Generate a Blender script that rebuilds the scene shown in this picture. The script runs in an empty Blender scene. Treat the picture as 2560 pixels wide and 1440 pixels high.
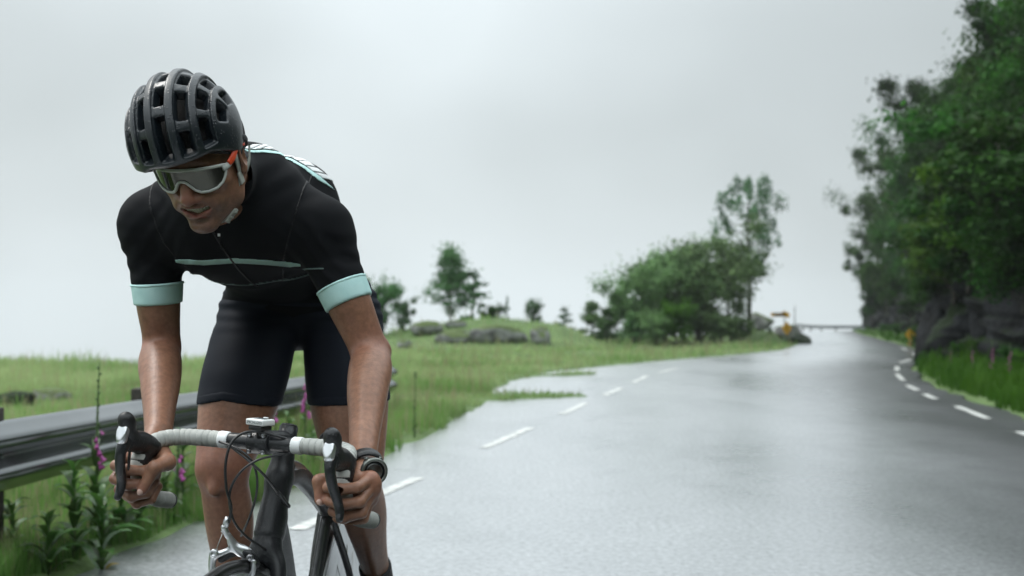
import bpy, bmesh, math, random
import numpy as np
from mathutils import Vector, Matrix
random.seed(7); np.random.seed(7)
RNG = np.random.default_rng(11)
SC = bpy.context.scene
COL = SC.collection

# ------------------------------------------------------------------ camera
FPX, CX, HY, CAMH = 3000.0, 1280.0, 790.0, 1.13     # focal length, centre and horizon in 2560x1440 units
cam = bpy.data.cameras.new('camera'); camo = bpy.data.objects.new('camera', cam); COL.objects.link(camo)
camo.location = (0, 0, CAMH); camo.rotation_euler = (math.radians(90), 0, 0)
cam.sensor_width = 36.0; cam.lens = FPX / 2560 * 36
cam.shift_y = 70 / 2560
cam.clip_start = 0.05; cam.clip_end = 6000
cam.dof.use_dof = True; cam.dof.focus_distance = 2.36; cam.dof.aperture_fstop = 4.3
SC.camera = camo

# ------------------------------------------------------------------ overcast sky and a soft weak sun
SKY_LOW, SKY_HIGH = 1.0, 3.4
SUN_EL, SUN_AZ = math.radians(58), math.radians(-60)
wd = bpy.data.worlds.new('World'); SC.world = wd; wd.use_nodes = True
nt = wd.node_tree; nt.nodes.clear()
out = nt.nodes.new('ShaderNodeOutputWorld'); bg = nt.nodes.new('ShaderNodeBackground')
sky = nt.nodes.new('ShaderNodeTexSky'); sky.sky_type = 'NISHITA'; sky.sun_disc = False
sky.sun_elevation = SUN_EL; sky.sun_rotation = SUN_AZ; sky.dust_density = 6.0; sky.air_density = 1.5
tc = nt.nodes.new('ShaderNodeTexCoord')
nz = nt.nodes.new('ShaderNodeTexNoise'); nz.inputs['Scale'].default_value = 1.6; nz.inputs['Detail'].default_value = 3.0
nz.inputs['Roughness'].default_value = 0.45
mp = nt.nodes.new('ShaderNodeMapping'); mp.inputs['Scale'].default_value = (1.0, 1.0, 1.7); mp.inputs['Location'].default_value = (-2.8613, -0.1231, -0.7035)
cr = nt.nodes.new('ShaderNodeValToRGB')
cr.color_ramp.elements[0].position = 0.30; cr.color_ramp.elements[0].color = (0.43, 0.475, 0.485, 1)
cr.color_ramp.elements[1].position = 0.68; cr.color_ramp.elements[1].color = (0.755, 0.83, 0.86, 1)
sm = nt.nodes.new('ShaderNodeMix'); sm.data_type = 'RGBA'; sm.inputs['Factor'].default_value = 0.94
sc_ = nt.nodes.new('ShaderNodeMix'); sc_.data_type = 'RGBA'; sc_.blend_type = 'MULTIPLY'; sc_.inputs['Factor'].default_value = 1.0
sc_.inputs['B'].default_value = (0.1, 0.1, 0.1, 1)
L = nt.links.new
L(tc.outputs['Generated'], mp.inputs['Vector']); L(mp.outputs['Vector'], nz.inputs['Vector']); L(nz.outputs['Fac'], cr.inputs['Fac'])
L(sky.outputs['Color'], sc_.inputs['A']); L(sc_.outputs['Result'], sm.inputs['A']); L(cr.outputs['Color'], sm.inputs['B'])
# thick overcast is brighter overhead than at the horizon (about 1 + 2 sin elevation)
sp = nt.nodes.new('ShaderNodeSeparateXYZ'); L(tc.outputs['Generated'], sp.inputs['Vector'])
ov = nt.nodes.new('ShaderNodeMapRange'); ov.interpolation_type = 'SMOOTHERSTEP'; ov.inputs['From Min'].default_value = 0.12; ov.inputs['From Max'].default_value = 1.0
ov.inputs['To Min'].default_value = SKY_LOW; ov.inputs['To Max'].default_value = SKY_HIGH; L(sp.outputs['Z'], ov.inputs['Value'])
L(ov.outputs['Result'], bg.inputs['Strength'])
L(sm.outputs['Result'], bg.inputs['Color'])
L(bg.outputs['Background'], out.inputs['Surface'])
sl = bpy.data.lights.new('sun', 'SUN'); sl.energy = 1.5; sl.angle = math.radians(18); sl.color = (1.0, 0.97, 0.93)
slo = bpy.data.objects.new('sun', sl); COL.objects.link(slo)
sdir = Vector((math.cos(SUN_EL) * math.sin(SUN_AZ), math.cos(SUN_EL) * math.cos(SUN_AZ), math.sin(SUN_EL)))
slo.rotation_euler = sdir.to_track_quat('Z', 'Y').to_euler()
SC.view_settings.view_transform = 'Standard'; SC.view_settings.look = 'None'
SC.view_settings.gamma = 1.0; SC.view_settings.exposure = 0.12; SC.view_settings.use_curve_mapping = False
SC.cycles.max_bounces = 6; SC.cycles.diffuse_bounces = 2; SC.cycles.glossy_bounces = 3; SC.cycles.transmission_bounces = 4
SC.cycles.volume_bounces = 1; SC.cycles.transparent_max_bounces = 6; SC.cycles.caustics_reflective = False; SC.cycles.caustics_refractive = False
SC.cycles.use_denoising = True

def W(px, py, y):
    """world point seen at photo pixel (px, py) at depth y"""
    return np.array([(px - CX) / FPX * y, y, CAMH - (py - HY) / FPX * y])

# ------------------------------------------------------------------ object helpers
def wloc(o):
    v = np.zeros(3)
    while o is not None:
        v += np.array(o.location); o = o.parent
    return v

def mk(name, V, F, mat=None, parent=None, smooth=True, world=True):
    """one mesh object; V are world coordinates (world=True) or local ones"""
    V = np.asarray(V, dtype=np.float64).reshape(-1, 3)
    if world and parent is not None: V = V - wloc(parent)
    me = bpy.data.meshes.new(name)
    if isinstance(F, np.ndarray) and F.ndim == 2:
        n, k = F.shape
        me.vertices.add(len(V)); me.vertices.foreach_set('co', V.astype(np.float32).ravel())
        me.loops.add(n * k); me.loops.foreach_set('vertex_index', F.astype(np.int32).ravel())
        me.polygons.add(n); me.polygons.foreach_set('loop_start', np.arange(0, n * k, k, dtype=np.int32))
        me.update(calc_edges=True); me.validate()
    else:
        me.from_pydata(V.tolist(), [], [tuple(int(i) for i in f) for f in F])
    if smooth: me.polygons.foreach_set('use_smooth', np.ones(len(me.polygons), dtype=bool))
    me.update()
    o = bpy.data.objects.new(name, me); COL.objects.link(o)
    if mat is not None: me.materials.append(mat)
    if parent is not None: o.parent = parent
    return o

def thing(name, label, cat, loc=(0, 0, 0), group=None):
    o = bpy.data.objects.new(name, None); COL.objects.link(o); o.empty_display_size = 0.1
    o.location = tuple(float(c) for c in loc); o['label'] = label; o['category'] = cat
    if group: o['group'] = group
    return o

def tag(o, label=None, cat=None, group=None, kind=None):
    if label: o['label'] = label
    if cat: o['category'] = cat
    if group: o['group'] = group
    if kind: o['kind'] = kind
    return o

def copy_tree(o, parent=None):
    c = o.copy(); COL.objects.link(c)
    if parent is not None: c.parent = parent
    for ch in list(o.children): copy_tree(ch, c)
    return c

class MB:
    """collects verts / faces"""
    def __init__(s): s.V = []; s.F = []; s.n = 0
    def add(s, V, F):
        V = np.asarray(V, float).reshape(-1, 3)
        s.V.append(V); s.F += [tuple(i + s.n for i in f) for f in F]; s.n += len(V); return s
    def build(s, name, mat, parent=None, smooth=True):
        return mk(name, np.concatenate(s.V), s.F, mat, parent, smooth)

def unit(v): v = np.asarray(v, float); return v / (np.linalg.norm(v) + 1e-12)

def catmull(P, n=8):
    P = np.asarray(P, float); Q = np.vstack([2 * P[0] - P[1], P, 2 * P[-1] - P[-2]]); R = []
    for i in range(1, len(Q) - 2):
        for t in np.linspace(0, 1, n, endpoint=False):
            a, b, c, d = Q[i - 1], Q[i], Q[i + 1], Q[i + 2]
            R.append(0.5 * ((2 * b) + (c - a) * t + (2 * a - 5 * b + 4 * c - d) * t * t + (3 * b - a - 3 * c + d) * t ** 3))
    R.append(P[-1]); return np.array(R)

def tube(P, r, seg=10, cap=True, up=None, squash=None):
    """tube along points with radius (scalar or list); squash=(a,b) scales of the two cross axes"""
    P = np.asarray(P, float); n = len(P)
    r = np.full(n, r, float) if np.isscalar(r) else np.asarray(r, float)
    if len(r) != n: r = np.interp(np.linspace(0, 1, n), np.linspace(0, 1, len(r)), r)
    T = np.gradient(P, axis=0); T /= np.linalg.norm(T, axis=1)[:, None] + 1e-12
    u = np.array(up, float) if up is not None else (np.array([0, 0, 1.]) if abs(T[0][2]) < 0.9 else np.array([1., 0, 0]))
    V = []; sq = squash or (1, 1)
    for i in range(n):
        a = u - T[i] * np.dot(u, T[i]); a = unit(a); b = np.cross(T[i], a)
        if up is None: u = a
        th = np.linspace(0, 2 * np.pi, seg, endpoint=False)
        V.append(P[i] + r[i] * (np.cos(th)[:, None] * a * sq[0] + np.sin(th)[:, None] * b * sq[1]))
    V = np.concatenate(V); F = []
    for i in range(n - 1):
        for j in range(seg):
            k = (j + 1) % seg
            F.append((i * seg + j, i * seg + k, (i + 1) * seg + k, (i + 1) * seg + j))
    if cap:
        F.append(tuple(range(seg))[::-1]); F.append(tuple((n - 1) * seg + j for j in range(seg)))
    return V, F

def box(c, s, R=None, bev=0.0):
    """box with optional chamfered edges"""
    c = np.asarray(c, float); h = np.asarray(s, float) / 2
    if bev <= 0:
        V = np.array([[x, y, z] for x in (-1, 1) for y in (-1, 1) for z in (-1, 1)]) * h
        F = [(0, 1, 3, 2), (4, 6, 7, 5), (0, 4, 5, 1), (2, 3, 7, 6), (0, 2, 6, 4), (1, 5, 7, 3)]
    else:
        bm = bmesh.new(); bmesh.ops.create_cube(bm, size=2)
        for v in bm.verts: v.co = Vector(np.array(v.co) * h)
        bmesh.ops.bevel(bm, geom=bm.edges[:], offset=bev, segments=2, affect='EDGES', profile=0.6)
        V = np.array([v.co[:] for v in bm.verts]); bm.verts.index_update(); F = [tuple(v.index for v in f.verts) for f in bm.faces]; bm.free()
    if R is not None: V = V @ np.asarray(R, float).T
    return V + c, F

def lathe(prof, axis_o, axis_d, seg=24, ref=None):
    """revolve (dist along axis, radius) pairs"""
    d = unit(axis_d); a = unit(np.cross(d, ref if ref is not None else ([0, 0, 1.] if abs(d[2]) < .9 else [1., 0, 0]))); b = np.cross(d, a)
    V = []; n = len(prof)
    th = np.linspace(0, 2 * np.pi, seg, endpoint=False)
    for t, r in prof: V.append(np.asarray(axis_o) + d * t + r * (np.cos(th)[:, None] * a + np.sin(th)[:, None] * b))
    F = [(i * seg + j, i * seg + (j + 1) % seg, (i + 1) * seg + (j + 1) % seg, (i + 1) * seg + j) for i in range(n - 1) for j in range(seg)]
    if prof[0][1] > 1e-6: F.append(tuple(range(seg))[::-1])
    if prof[-1][1] > 1e-6: F.append(tuple((n - 1) * seg + j for j in range(seg)))
    return np.concatenate(V), F

def sstep(a, b, x): t = np.clip((x - a) / (b - a), 0, 1); return t * t * (3 - 2 * t)
# value noise in numpy
_perm = np.random.default_rng(5).random(4096).astype(np.float32)
def vnoise(x, y, z=0.0):
    x, y, z = np.broadcast_arrays(np.asarray(x, float), np.asarray(y, float), np.asarray(z, float))
    xi, yi, zi = np.floor(x).astype(np.int64), np.floor(y).astype(np.int64), np.floor(z).astype(np.int64)
    fx, fy, fz = x - xi, y - yi, z - zi
    fx, fy, fz = [f * f * (3 - 2 * f) for f in (fx, fy, fz)]
    def h(a, b, c): return _perm[(a * 73856093 ^ b * 19349663 ^ c * 83492791) & 4095]
    r = 0
    for dx, wx in ((0, 1 - fx), (1, fx)):
        for dy, wy in ((0, 1 - fy), (1, fy)):
            for dz, wz in ((0, 1 - fz), (1, fz)): r = r + h(xi + dx, yi + dy, zi + dz) * wx * wy * wz
    return r * 2 - 1
def fbm(x, y, z=0.0, o=4, g=0.5):
    r = 0; a = 1.0; f = 1.0
    for i in range(o): r = r + a * vnoise(x * f + 17.3 * i, y * f - 9.1 * i, np.asarray(z) * f + 3.7 * i); a *= g; f *= 2.03
    return r

# ------------------------------------------------------------------ materials
MATS = {}
def mat(name, col, rough=0.5, metal=0.0, spec=0.5, noise=None, bump=None, coat=0.0, col2=None, sss=None, var=None, sheen=0.0, trans=0.0, rough2=None, obj_rand=0.0, drops=0.0):
    """noise=(scale, detail): mixes col with col2; bump=(scale, strength, distance); drops: water beads"""
    m = bpy.data.materials.new(name); m.use_nodes = True; t = m.node_tree; N = t.nodes; p = N['Principled BSDF']; l = t.links.new
    p.inputs['Base Color'].default_value = (*col, 1); p.inputs['Roughness'].default_value = rough; p.inputs['Metallic'].default_value = metal
    p.inputs['Specular IOR Level'].default_value = spec; p.inputs['Coat Weight'].default_value = coat; p.inputs['Coat Roughness'].default_value = 0.08
    if sheen: p.inputs['Sheen Weight'].default_value = sheen; p.inputs['Sheen Roughness'].default_value = 0.4
    c = N.new('ShaderNodeTexCoord'); src = None
    if noise:
        n = N.new('ShaderNodeTexNoise'); n.inputs['Scale'].default_value = noise[0]; n.inputs['Detail'].default_value = noise[1]
        l(c.outputs['Object'], n.inputs['Vector'])
        r = N.new('ShaderNodeValToRGB'); r.color_ramp.elements[0].position = 0.35; r.color_ramp.elements[1].position = 0.65
        r.color_ramp.elements[0].color = (*col, 1); r.color_ramp.elements[1].color = (*(col2 or tuple(min(1, x * 1.5) for x in col)), 1)
        l(n.outputs['Fac'], r.inputs['Fac']); src = r.outputs['Color']
        if rough2 is not None:
            mr = N.new('ShaderNodeMapRange'); mr.inputs['From Min'].default_value = .35; mr.inputs['From Max'].default_value = .65
            mr.inputs['To Min'].default_value = rough; mr.inputs['To Max'].default_value = rough2
            l(n.outputs['Fac'], mr.inputs['Value']); l(mr.outputs['Result'], p.inputs['Roughness'])
    if obj_rand:
        oi = N.new('ShaderNodeObjectInfo'); hs = N.new('ShaderNodeHueSaturation')
        a = N.new('ShaderNodeMapRange'); a.inputs['To Min'].default_value = 1 - obj_rand; a.inputs['To Max'].default_value = 1 + obj_rand
        h = N.new('ShaderNodeMapRange'); h.inputs['To Min'].default_value = 0.5 - obj_rand * .06; h.inputs['To Max'].default_value = 0.5 + obj_rand * .05
        l(oi.outputs['Random'], a.inputs['Value']); l(oi.outputs['Random'], h.inputs['Value'])
        l(a.outputs['Result'], hs.inputs['Value']); l(h.outputs['Result'], hs.inputs['Hue'])
        if src is not None: l(src, hs.inputs['Color'])
        else: hs.inputs['Color'].default_value = (*col, 1)
        src = hs.outputs['Color']
    if src is not None: l(src, p.inputs['Base Color'])
    hgt = None; bn = None
    if bump:
        n2 = N.new('ShaderNodeTexNoise'); n2.inputs['Scale'].default_value = bump[0]; n2.inputs['Detail'].default_value = 4
        l(c.outputs['Object'], n2.inputs['Vector'])
        bn = N.new('ShaderNodeBump'); bn.inputs['Strength'].default_value = bump[1]; bn.inputs['Distance'].default_value = bump[2]
        l(n2.outputs['Fac'], bn.inputs['Height'])
    if drops:
        vo = N.new('ShaderNodeTexVoronoi'); vo.inputs['Scale'].default_value = drops; vo.inputs['Randomness'].default_value = 1.0
        l(c.outputs['Object'], vo.inputs['Vector'])
        vr = N.new('ShaderNodeMapRange'); vr.interpolation_type = 'SMOOTHSTEP'; vr.inputs['From Min'].default_value = 0.0; vr.inputs['From Max'].default_value = 0.33
        vr.inputs['To Min'].default_value = 1.0; vr.inputs['To Max'].default_value = 0.0
        l(vo.outputs['Distance'], vr.inputs['Value'])
        b2 = N.new('ShaderNodeBump'); b2.inputs['Strength'].default_value = 0.7; b2.inputs['Distance'].default_value = 0.0012
        l(vr.outputs['Result'], b2.inputs['Height'])
        if bn is not None: l(bn.outputs['Normal'], b2.inputs['Normal'])
        bn = b2
    if bn is not None: l(bn.outputs['Normal'], p.inputs['Normal'])
    if sss: p.inputs['Subsurface Weight'].default_value = sss; p.inputs['Subsurface Radius'].default_value = (0.012, 0.005, 0.003); p.inputs['Subsurface Scale'].default_value = 0.6
    if trans:
        tb = N.new('ShaderNodeBsdfTranslucent'); mx = N.new('ShaderNodeMixShader'); mx.inputs['Fac'].default_value = trans
        if src is not None: l(src, tb.inputs['Color'])
        else: tb.inputs['Color'].default_value = (*col, 1)
        o = N['Material Output']; l(p.outputs['BSDF'], mx.inputs[1]); l(tb.outputs['BSDF'], mx.inputs[2]); l(mx.outputs['Shader'], o.inputs['Surface'])
    MATS[name] = m
    return m
HAZE = 0.0004
# ================================================================== the setting
LE = np.array([(-2.6, -8), (-2.4, 0), (-2.15, 3.5), (-1.87, 5.2), (-1.45, 7.5), (-.97, 9.7), (-.62, 12), (-.35, 15), (-.2, 18.3), (.1, 21), (.8, 24.2),
               (3.7, 30), (6.65, 35), (8.9, 39.4), (11.3, 47), (15.2, 61.6), (21.4, 89), (24.4, 103), (29, 114), (38, 123), (60, 131)])
RE = np.array([(2.6, -8), (3.5, 0), (3.95, 4), (4.75, 9), (5.35, 11.7), (6.0, 15), (6.35, 17), (6.9, 19.7), (8.1, 24), (8.8, 26.5), (10.2, 30), (11.8, 33.9),
               (14.8, 45), (16.4, 52), (23, 80), (27.3, 97), (32, 106), (42, 114), (62, 120)])
def ledge(y): return np.interp(y, LE[:, 1], LE[:, 0])
def redge(y): return np.interp(y, RE[:, 1], RE[:, 0])
CLIFF = np.array([(-16, -31), (-4, -27), (3.5, -19), (5.6, -9), (6.4, 0), (7.0, 8), (7.6, 13), (8.7, 18.5), (9.35, 22.5), (9.9, 26), (10.5, 29.3), (12.6, 31.2), (14.6, 36), (17.2, 46), (20.6, 60), (25.2, 80), (31, 103), (37, 118), (60, 126)])  # first points wind unseen behind the camera, added to shade the rider's front
CL_S = catmull(np.c_[CLIFF, np.zeros(len(CLIFF))], 10)[:, :2]
def cliffx(y): return np.interp(y, CL_S[:, 1], CL_S[:, 0])
EDGE = np.array([(-400, 8), (-60, 15), (-14, 24), (-8.2, 27.5), (-6.2, 46), (-3, 53), (3, 60), (9, 62), (13, 74), (18, 92), (22, 106), (28, 119), (40, 130), (400, 150)])
def crest(x, y): return -0.5 * sstep(88, 118, y) - 0.02 * np.clip(y - 118, 0, 40)
def spur(x, y):
    """two grassy tongues that reach into the lay-by"""
    x = x + .16 * vnoise(x * 2.6, y * 2.6) + .06 * vnoise(x * 8, y * 8); y = y + .3 * vnoise(x * 1.7 + 9, y * 1.7)
    a = sstep(.55, .0, np.abs((y - 16.6) - .45 * (x - 0) ) / np.clip(1.35 - x * .85, .05, 3)) * (x < 1.0)
    b = sstep(.55, .0, np.abs((y - 22.6) - .75 * (x - .6)) / np.clip(1.7 - x * .8, .05, 3)) * (x < 1.6)
    return np.maximum(a, b)
def ground(x, y):
    x = np.asarray(x, float); y = np.asarray(y, float)
    dl = (ledge(y) - x) * 0.9; dr = (x - redge(y)) * 0.9; d = np.maximum(dl, dr) + 0.10 * vnoise(x * 2.3, y * 2.3)
    d = np.maximum(d, (spur(x, y) - .45) * 1.2)
    z = -0.06 + 0.085 * sstep(-0.12, 0.2, d)
    off = sstep(0.2, 3.0, d)
    z = z + off * (0.10 * fbm(x * .35, y * .35, 0, 3) - 0.02)
    z = z + 1.0 * np.exp(-((x + .75) / 2.6) ** 2 - ((y - 46) / 3.0) ** 2) + .45 * np.exp(-((x + 4.2) / 1.9) ** 2 - ((y - 47) / 3) ** 2) + .42 * np.exp(-((x - 2.0) / 1.2) ** 2 - ((y - 45.5) / 2.5) ** 2)
    z = z + .5 * np.exp(-((x - 10.6) / 1.3) ** 2 - ((y - 50) / 3.5) ** 2) * sstep(.3, 1.5, dl)
    z = z + sstep(.3, 3.2, dr) * 0.35
    ye = np.interp(x, EDGE[:, 0], EDGE[:, 1]) + 1.2 * vnoise(x * .4, y * .1)
    e = np.clip(y - ye, 0, None); z = z - np.minimum(e * 0.75, 26) * sstep(0, 1.5, e)
    l2 = np.clip(-x - 20, 0, None); z = z - np.minimum(l2 * .25, 20) * .0
    return z + crest(x, y)
# sheet of ground
xs = np.unique(np.concatenate([np.linspace(-420, -30, 26), np.linspace(-30, -8, 56), np.linspace(-8, 13, 150), np.linspace(13, 45, 80), np.linspace(45, 420, 20)]))
ys = np.unique(np.concatenate([np.linspace(-30, 2, 24), np.linspace(2, 30, 190), np.linspace(30, 66, 110), np.linspace(66, 140, 80), np.linspace(140, 420, 16)]))
def grid_mesh(xs, ys, zf):
    X, Y = np.meshgrid(xs, ys, indexing='ij'); Z = zf(X, Y)
    V = np.stack([X, Y, Z], -1).reshape(-1, 3); nx, ny = len(xs), len(ys)
    i, j = np.meshgrid(np.arange(nx - 1), np.arange(ny - 1), indexing='ij'); a = (i * ny + j).ravel()
    return V, np.stack([a, a + ny, a + ny + 1, a + 1], -1)
m_soil = mat('meadow_soil', (.05, .09, .02), .9, noise=(1.4, 6), col2=(.09, .15, .04), bump=(9, .6, .05))
V, F = grid_mesh(xs, ys, ground)
tag(mk('meadow_ground', V, F, m_soil), kind='structure')
# fjord water far below
m_wat = mat('fjord_water', (.02, .035, .04), .12, bump=(.6, .3, .2))
V, F = grid_mesh(np.linspace(-600, 600, 5), np.linspace(-100, 700, 5), lambda x, y: x * 0 - 24.0)
tag(mk('water', V, F, m_wat), kind='structure')

# ------------------------------------------------------------------ wet asphalt road
def asphalt():
    m = bpy.data.materials.new('wet_asphalt'); m.use_nodes = True; t = m.node_tree; N = t.nodes; p = N['Principled BSDF']; l = t.links.new
    c = N.new('ShaderNodeTexCoord')
    def noise(s, d, r=.5, sc=(1, 1, 1)):
        mp = N.new('ShaderNodeMapping'); mp.inputs['Scale'].default_value = sc; l(c.outputs['Object'], mp.inputs['Vector'])
        n = N.new('ShaderNodeTexNoise'); n.inputs['Scale'].default_value = s; n.inputs['Detail'].default_value = d; n.inputs['Roughness'].default_value = r
        l(mp.outputs['Vector'], n.inputs['Vector']); return n.outputs['Fac']
    big = noise(.35, 4, .55, (1.6, .5, 1)); fine = noise(30, 5, .75); mid = noise(3.2, 4)
    rp = N.new('ShaderNodeMapRange'); rp.inputs['From Min'].default_value = .35; rp.inputs['From Max'].default_value = .68
    rp.inputs['To Min'].default_value = .20; rp.inputs['To Max'].default_value = .36; l(big, rp.inputs['Value'])
    ad = N.new('ShaderNodeMath'); ad.operation = 'MULTIPLY_ADD'; ad.inputs[1].default_value = .12; l(mid, ad.inputs[0]); l(rp.outputs['Result'], ad.inputs[2]); l(ad.outputs['Value'], p.inputs['Roughness'])
    cr = N.new('ShaderNodeValToRGB'); cr.color_ramp.elements[0].position = .35; cr.color_ramp.elements[0].color = (.030, .032, .034, 1)
    cr.color_ramp.elements[1].position = .7; cr.color_ramp.elements[1].color = (.062, .064, .066, 1)
    l(fine, cr.inputs['Fac']); l(cr.outputs['Color'], p.inputs['Base Color'])
    b = N.new('ShaderNodeBump'); b.inputs['Strength'].default_value = .4; b.inputs['Distance'].default_value = .004
    l(fine, b.inputs['Height'])
    b2 = N.new('ShaderNodeBump'); b2.inputs['Strength'].default_value = .06; b2.inputs['Distance'].default_value = .01
    l(mid, b2.inputs['Height']); l(b.outputs['Normal'], b2.inputs['Normal']); l(b2.outputs['Normal'], p.inputs['Normal'])
    p.inputs['IOR'].default_value = 1.45; p.inputs['Specular IOR Level'].default_value = .5
    gl_ = N.new('ShaderNodeBsdfGlossy'); gl_.inputs['Color'].default_value = (.88, .90, .92, 1); l(ad.outputs['Value'], gl_.inputs['Roughness']); l(b2.outputs['Normal'], gl_.inputs['Normal'])
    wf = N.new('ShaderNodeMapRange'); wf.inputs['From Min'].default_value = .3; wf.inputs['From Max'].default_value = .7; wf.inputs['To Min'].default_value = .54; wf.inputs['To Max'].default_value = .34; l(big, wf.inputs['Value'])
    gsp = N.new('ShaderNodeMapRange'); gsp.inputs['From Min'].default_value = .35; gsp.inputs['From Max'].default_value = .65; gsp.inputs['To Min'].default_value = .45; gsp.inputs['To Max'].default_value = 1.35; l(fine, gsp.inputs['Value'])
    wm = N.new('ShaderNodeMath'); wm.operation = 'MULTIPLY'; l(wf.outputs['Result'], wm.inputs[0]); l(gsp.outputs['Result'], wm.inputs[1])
    ea = N.new('ShaderNodeAttribute'); ea.attribute_name = 'lane'; em = N.new('ShaderNodeMapRange'); em.interpolation_type = 'SMOOTHSTEP'; em.inputs['From Min'].default_value = .48; em.inputs['From Max'].default_value = .92   # gloss and coat weight fall off towards the right road edge
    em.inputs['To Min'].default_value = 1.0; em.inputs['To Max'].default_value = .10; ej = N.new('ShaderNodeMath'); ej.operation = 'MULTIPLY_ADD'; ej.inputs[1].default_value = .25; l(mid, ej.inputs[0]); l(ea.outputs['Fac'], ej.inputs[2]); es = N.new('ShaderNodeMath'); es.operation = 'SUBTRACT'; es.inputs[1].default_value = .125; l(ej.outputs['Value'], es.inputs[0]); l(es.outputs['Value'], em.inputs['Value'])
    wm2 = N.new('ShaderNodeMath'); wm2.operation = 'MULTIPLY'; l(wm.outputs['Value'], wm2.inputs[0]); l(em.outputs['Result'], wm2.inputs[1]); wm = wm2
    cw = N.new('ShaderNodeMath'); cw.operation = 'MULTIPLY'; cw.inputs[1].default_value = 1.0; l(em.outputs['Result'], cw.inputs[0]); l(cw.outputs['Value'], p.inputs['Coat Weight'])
    mxs = N.new('ShaderNodeMixShader'); l(wm.outputs['Value'], mxs.inputs['Fac']); l(p.outputs['BSDF'], mxs.inputs[1]); l(gl_.outputs['BSDF'], mxs.inputs[2]); l(mxs.outputs['Shader'], N['Material Output'].inputs['Surface'])
    p.inputs['Coat Weight'].default_value = 1.0; p.inputs['Coat Roughness'].default_value = .24; p.inputs['Coat IOR'].default_value = 1.75
    return m
yy = np.unique(np.concatenate([np.linspace(-8, 2, 12), np.linspace(2, 40, 160), np.linspace(40, 131, 90)]))
lx = ledge(yy) - .12 + .10 * vnoise(yy * 1.7, yy * 0 + 3); rx = np.interp(yy, RE[:, 1], RE[:, 0]) + .1 * vnoise(yy * 1.7, yy * 0 + 8)
rx = np.where(yy > 120, 62, rx); ts = np.linspace(0, 1, 9)
V = np.stack([lx[:, None] + (rx - lx)[:, None] * ts, np.repeat(yy[:, None], 9, 1), np.zeros((len(yy), 9))], -1)
V[..., 2] = crest(V[..., 0], V[..., 1]); n = len(yy)
i, j = np.meshgrid(np.arange(n - 1), np.arange(8), indexing='ij'); a = (i * 9 + j).ravel()
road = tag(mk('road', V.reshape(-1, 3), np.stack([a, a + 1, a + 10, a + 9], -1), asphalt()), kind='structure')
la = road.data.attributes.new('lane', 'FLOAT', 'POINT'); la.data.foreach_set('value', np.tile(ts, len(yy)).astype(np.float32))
m_paint = mat('road_paint', (.30, .31, .30), .4, noise=(9, 8), col2=(.66, .67, .64), bump=(60, .3, .003))
def dash(p, q, w=.1):
    p, q = np.array(p, float), np.array(q, float); d = unit(q - p); nrm = np.array([-d[1], d[0]]) * w / 2; k = 6; V = []
    for t in np.linspace(0, 1, k):
        c = p + (q - p) * t; e = 1 + .10 * RNG.standard_normal(2)
        for s, ee in ((-1, e[0]), (1, e[1])): x, y = c + nrm * s * ee; V.append((x, y, crest(x, y) + .004))
    mk('edge_marking', V, [(2 * i, 2 * i + 1, 2 * i + 3, 2 * i + 2) for i in range(k - 1)], m_paint, road, False)
for p, q in [((-2.05, 2.2), (-1.6, 4.3)), ((-1.14, 6.34), (-.655, 8.37)), ((-.24, 10.27), (.18, 12.1)), ((.57, 13.8), (.97, 15.6)), ((1.31, 17.1), (1.72, 18.8)), ((2.05, 20.3), (2.54, 22.6)), ((2.95, 24.0), (3.6, 26)),
             ((3.75, 5.2), (4.05, 7.2)), ((4.45, 9.2), (4.95, 11.7)), ((5.23, 13.2), (5.56, 15.0)), ((5.75, 16.3), (5.98, 17.4)), ((6.15, 18.2), (6.45, 19.6)), ((6.85, 21.0), (7.5, 23.4)), ((7.95, 24.8), (8.6, 26.8)),
             ((9.3, 28.8), (10.4, 31.3)), ((11.3, 33.6), (12.2, 36.5)), ((13.0, 39.5), (13.8, 42.5))]:
    dash(p, q, .095)

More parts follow.
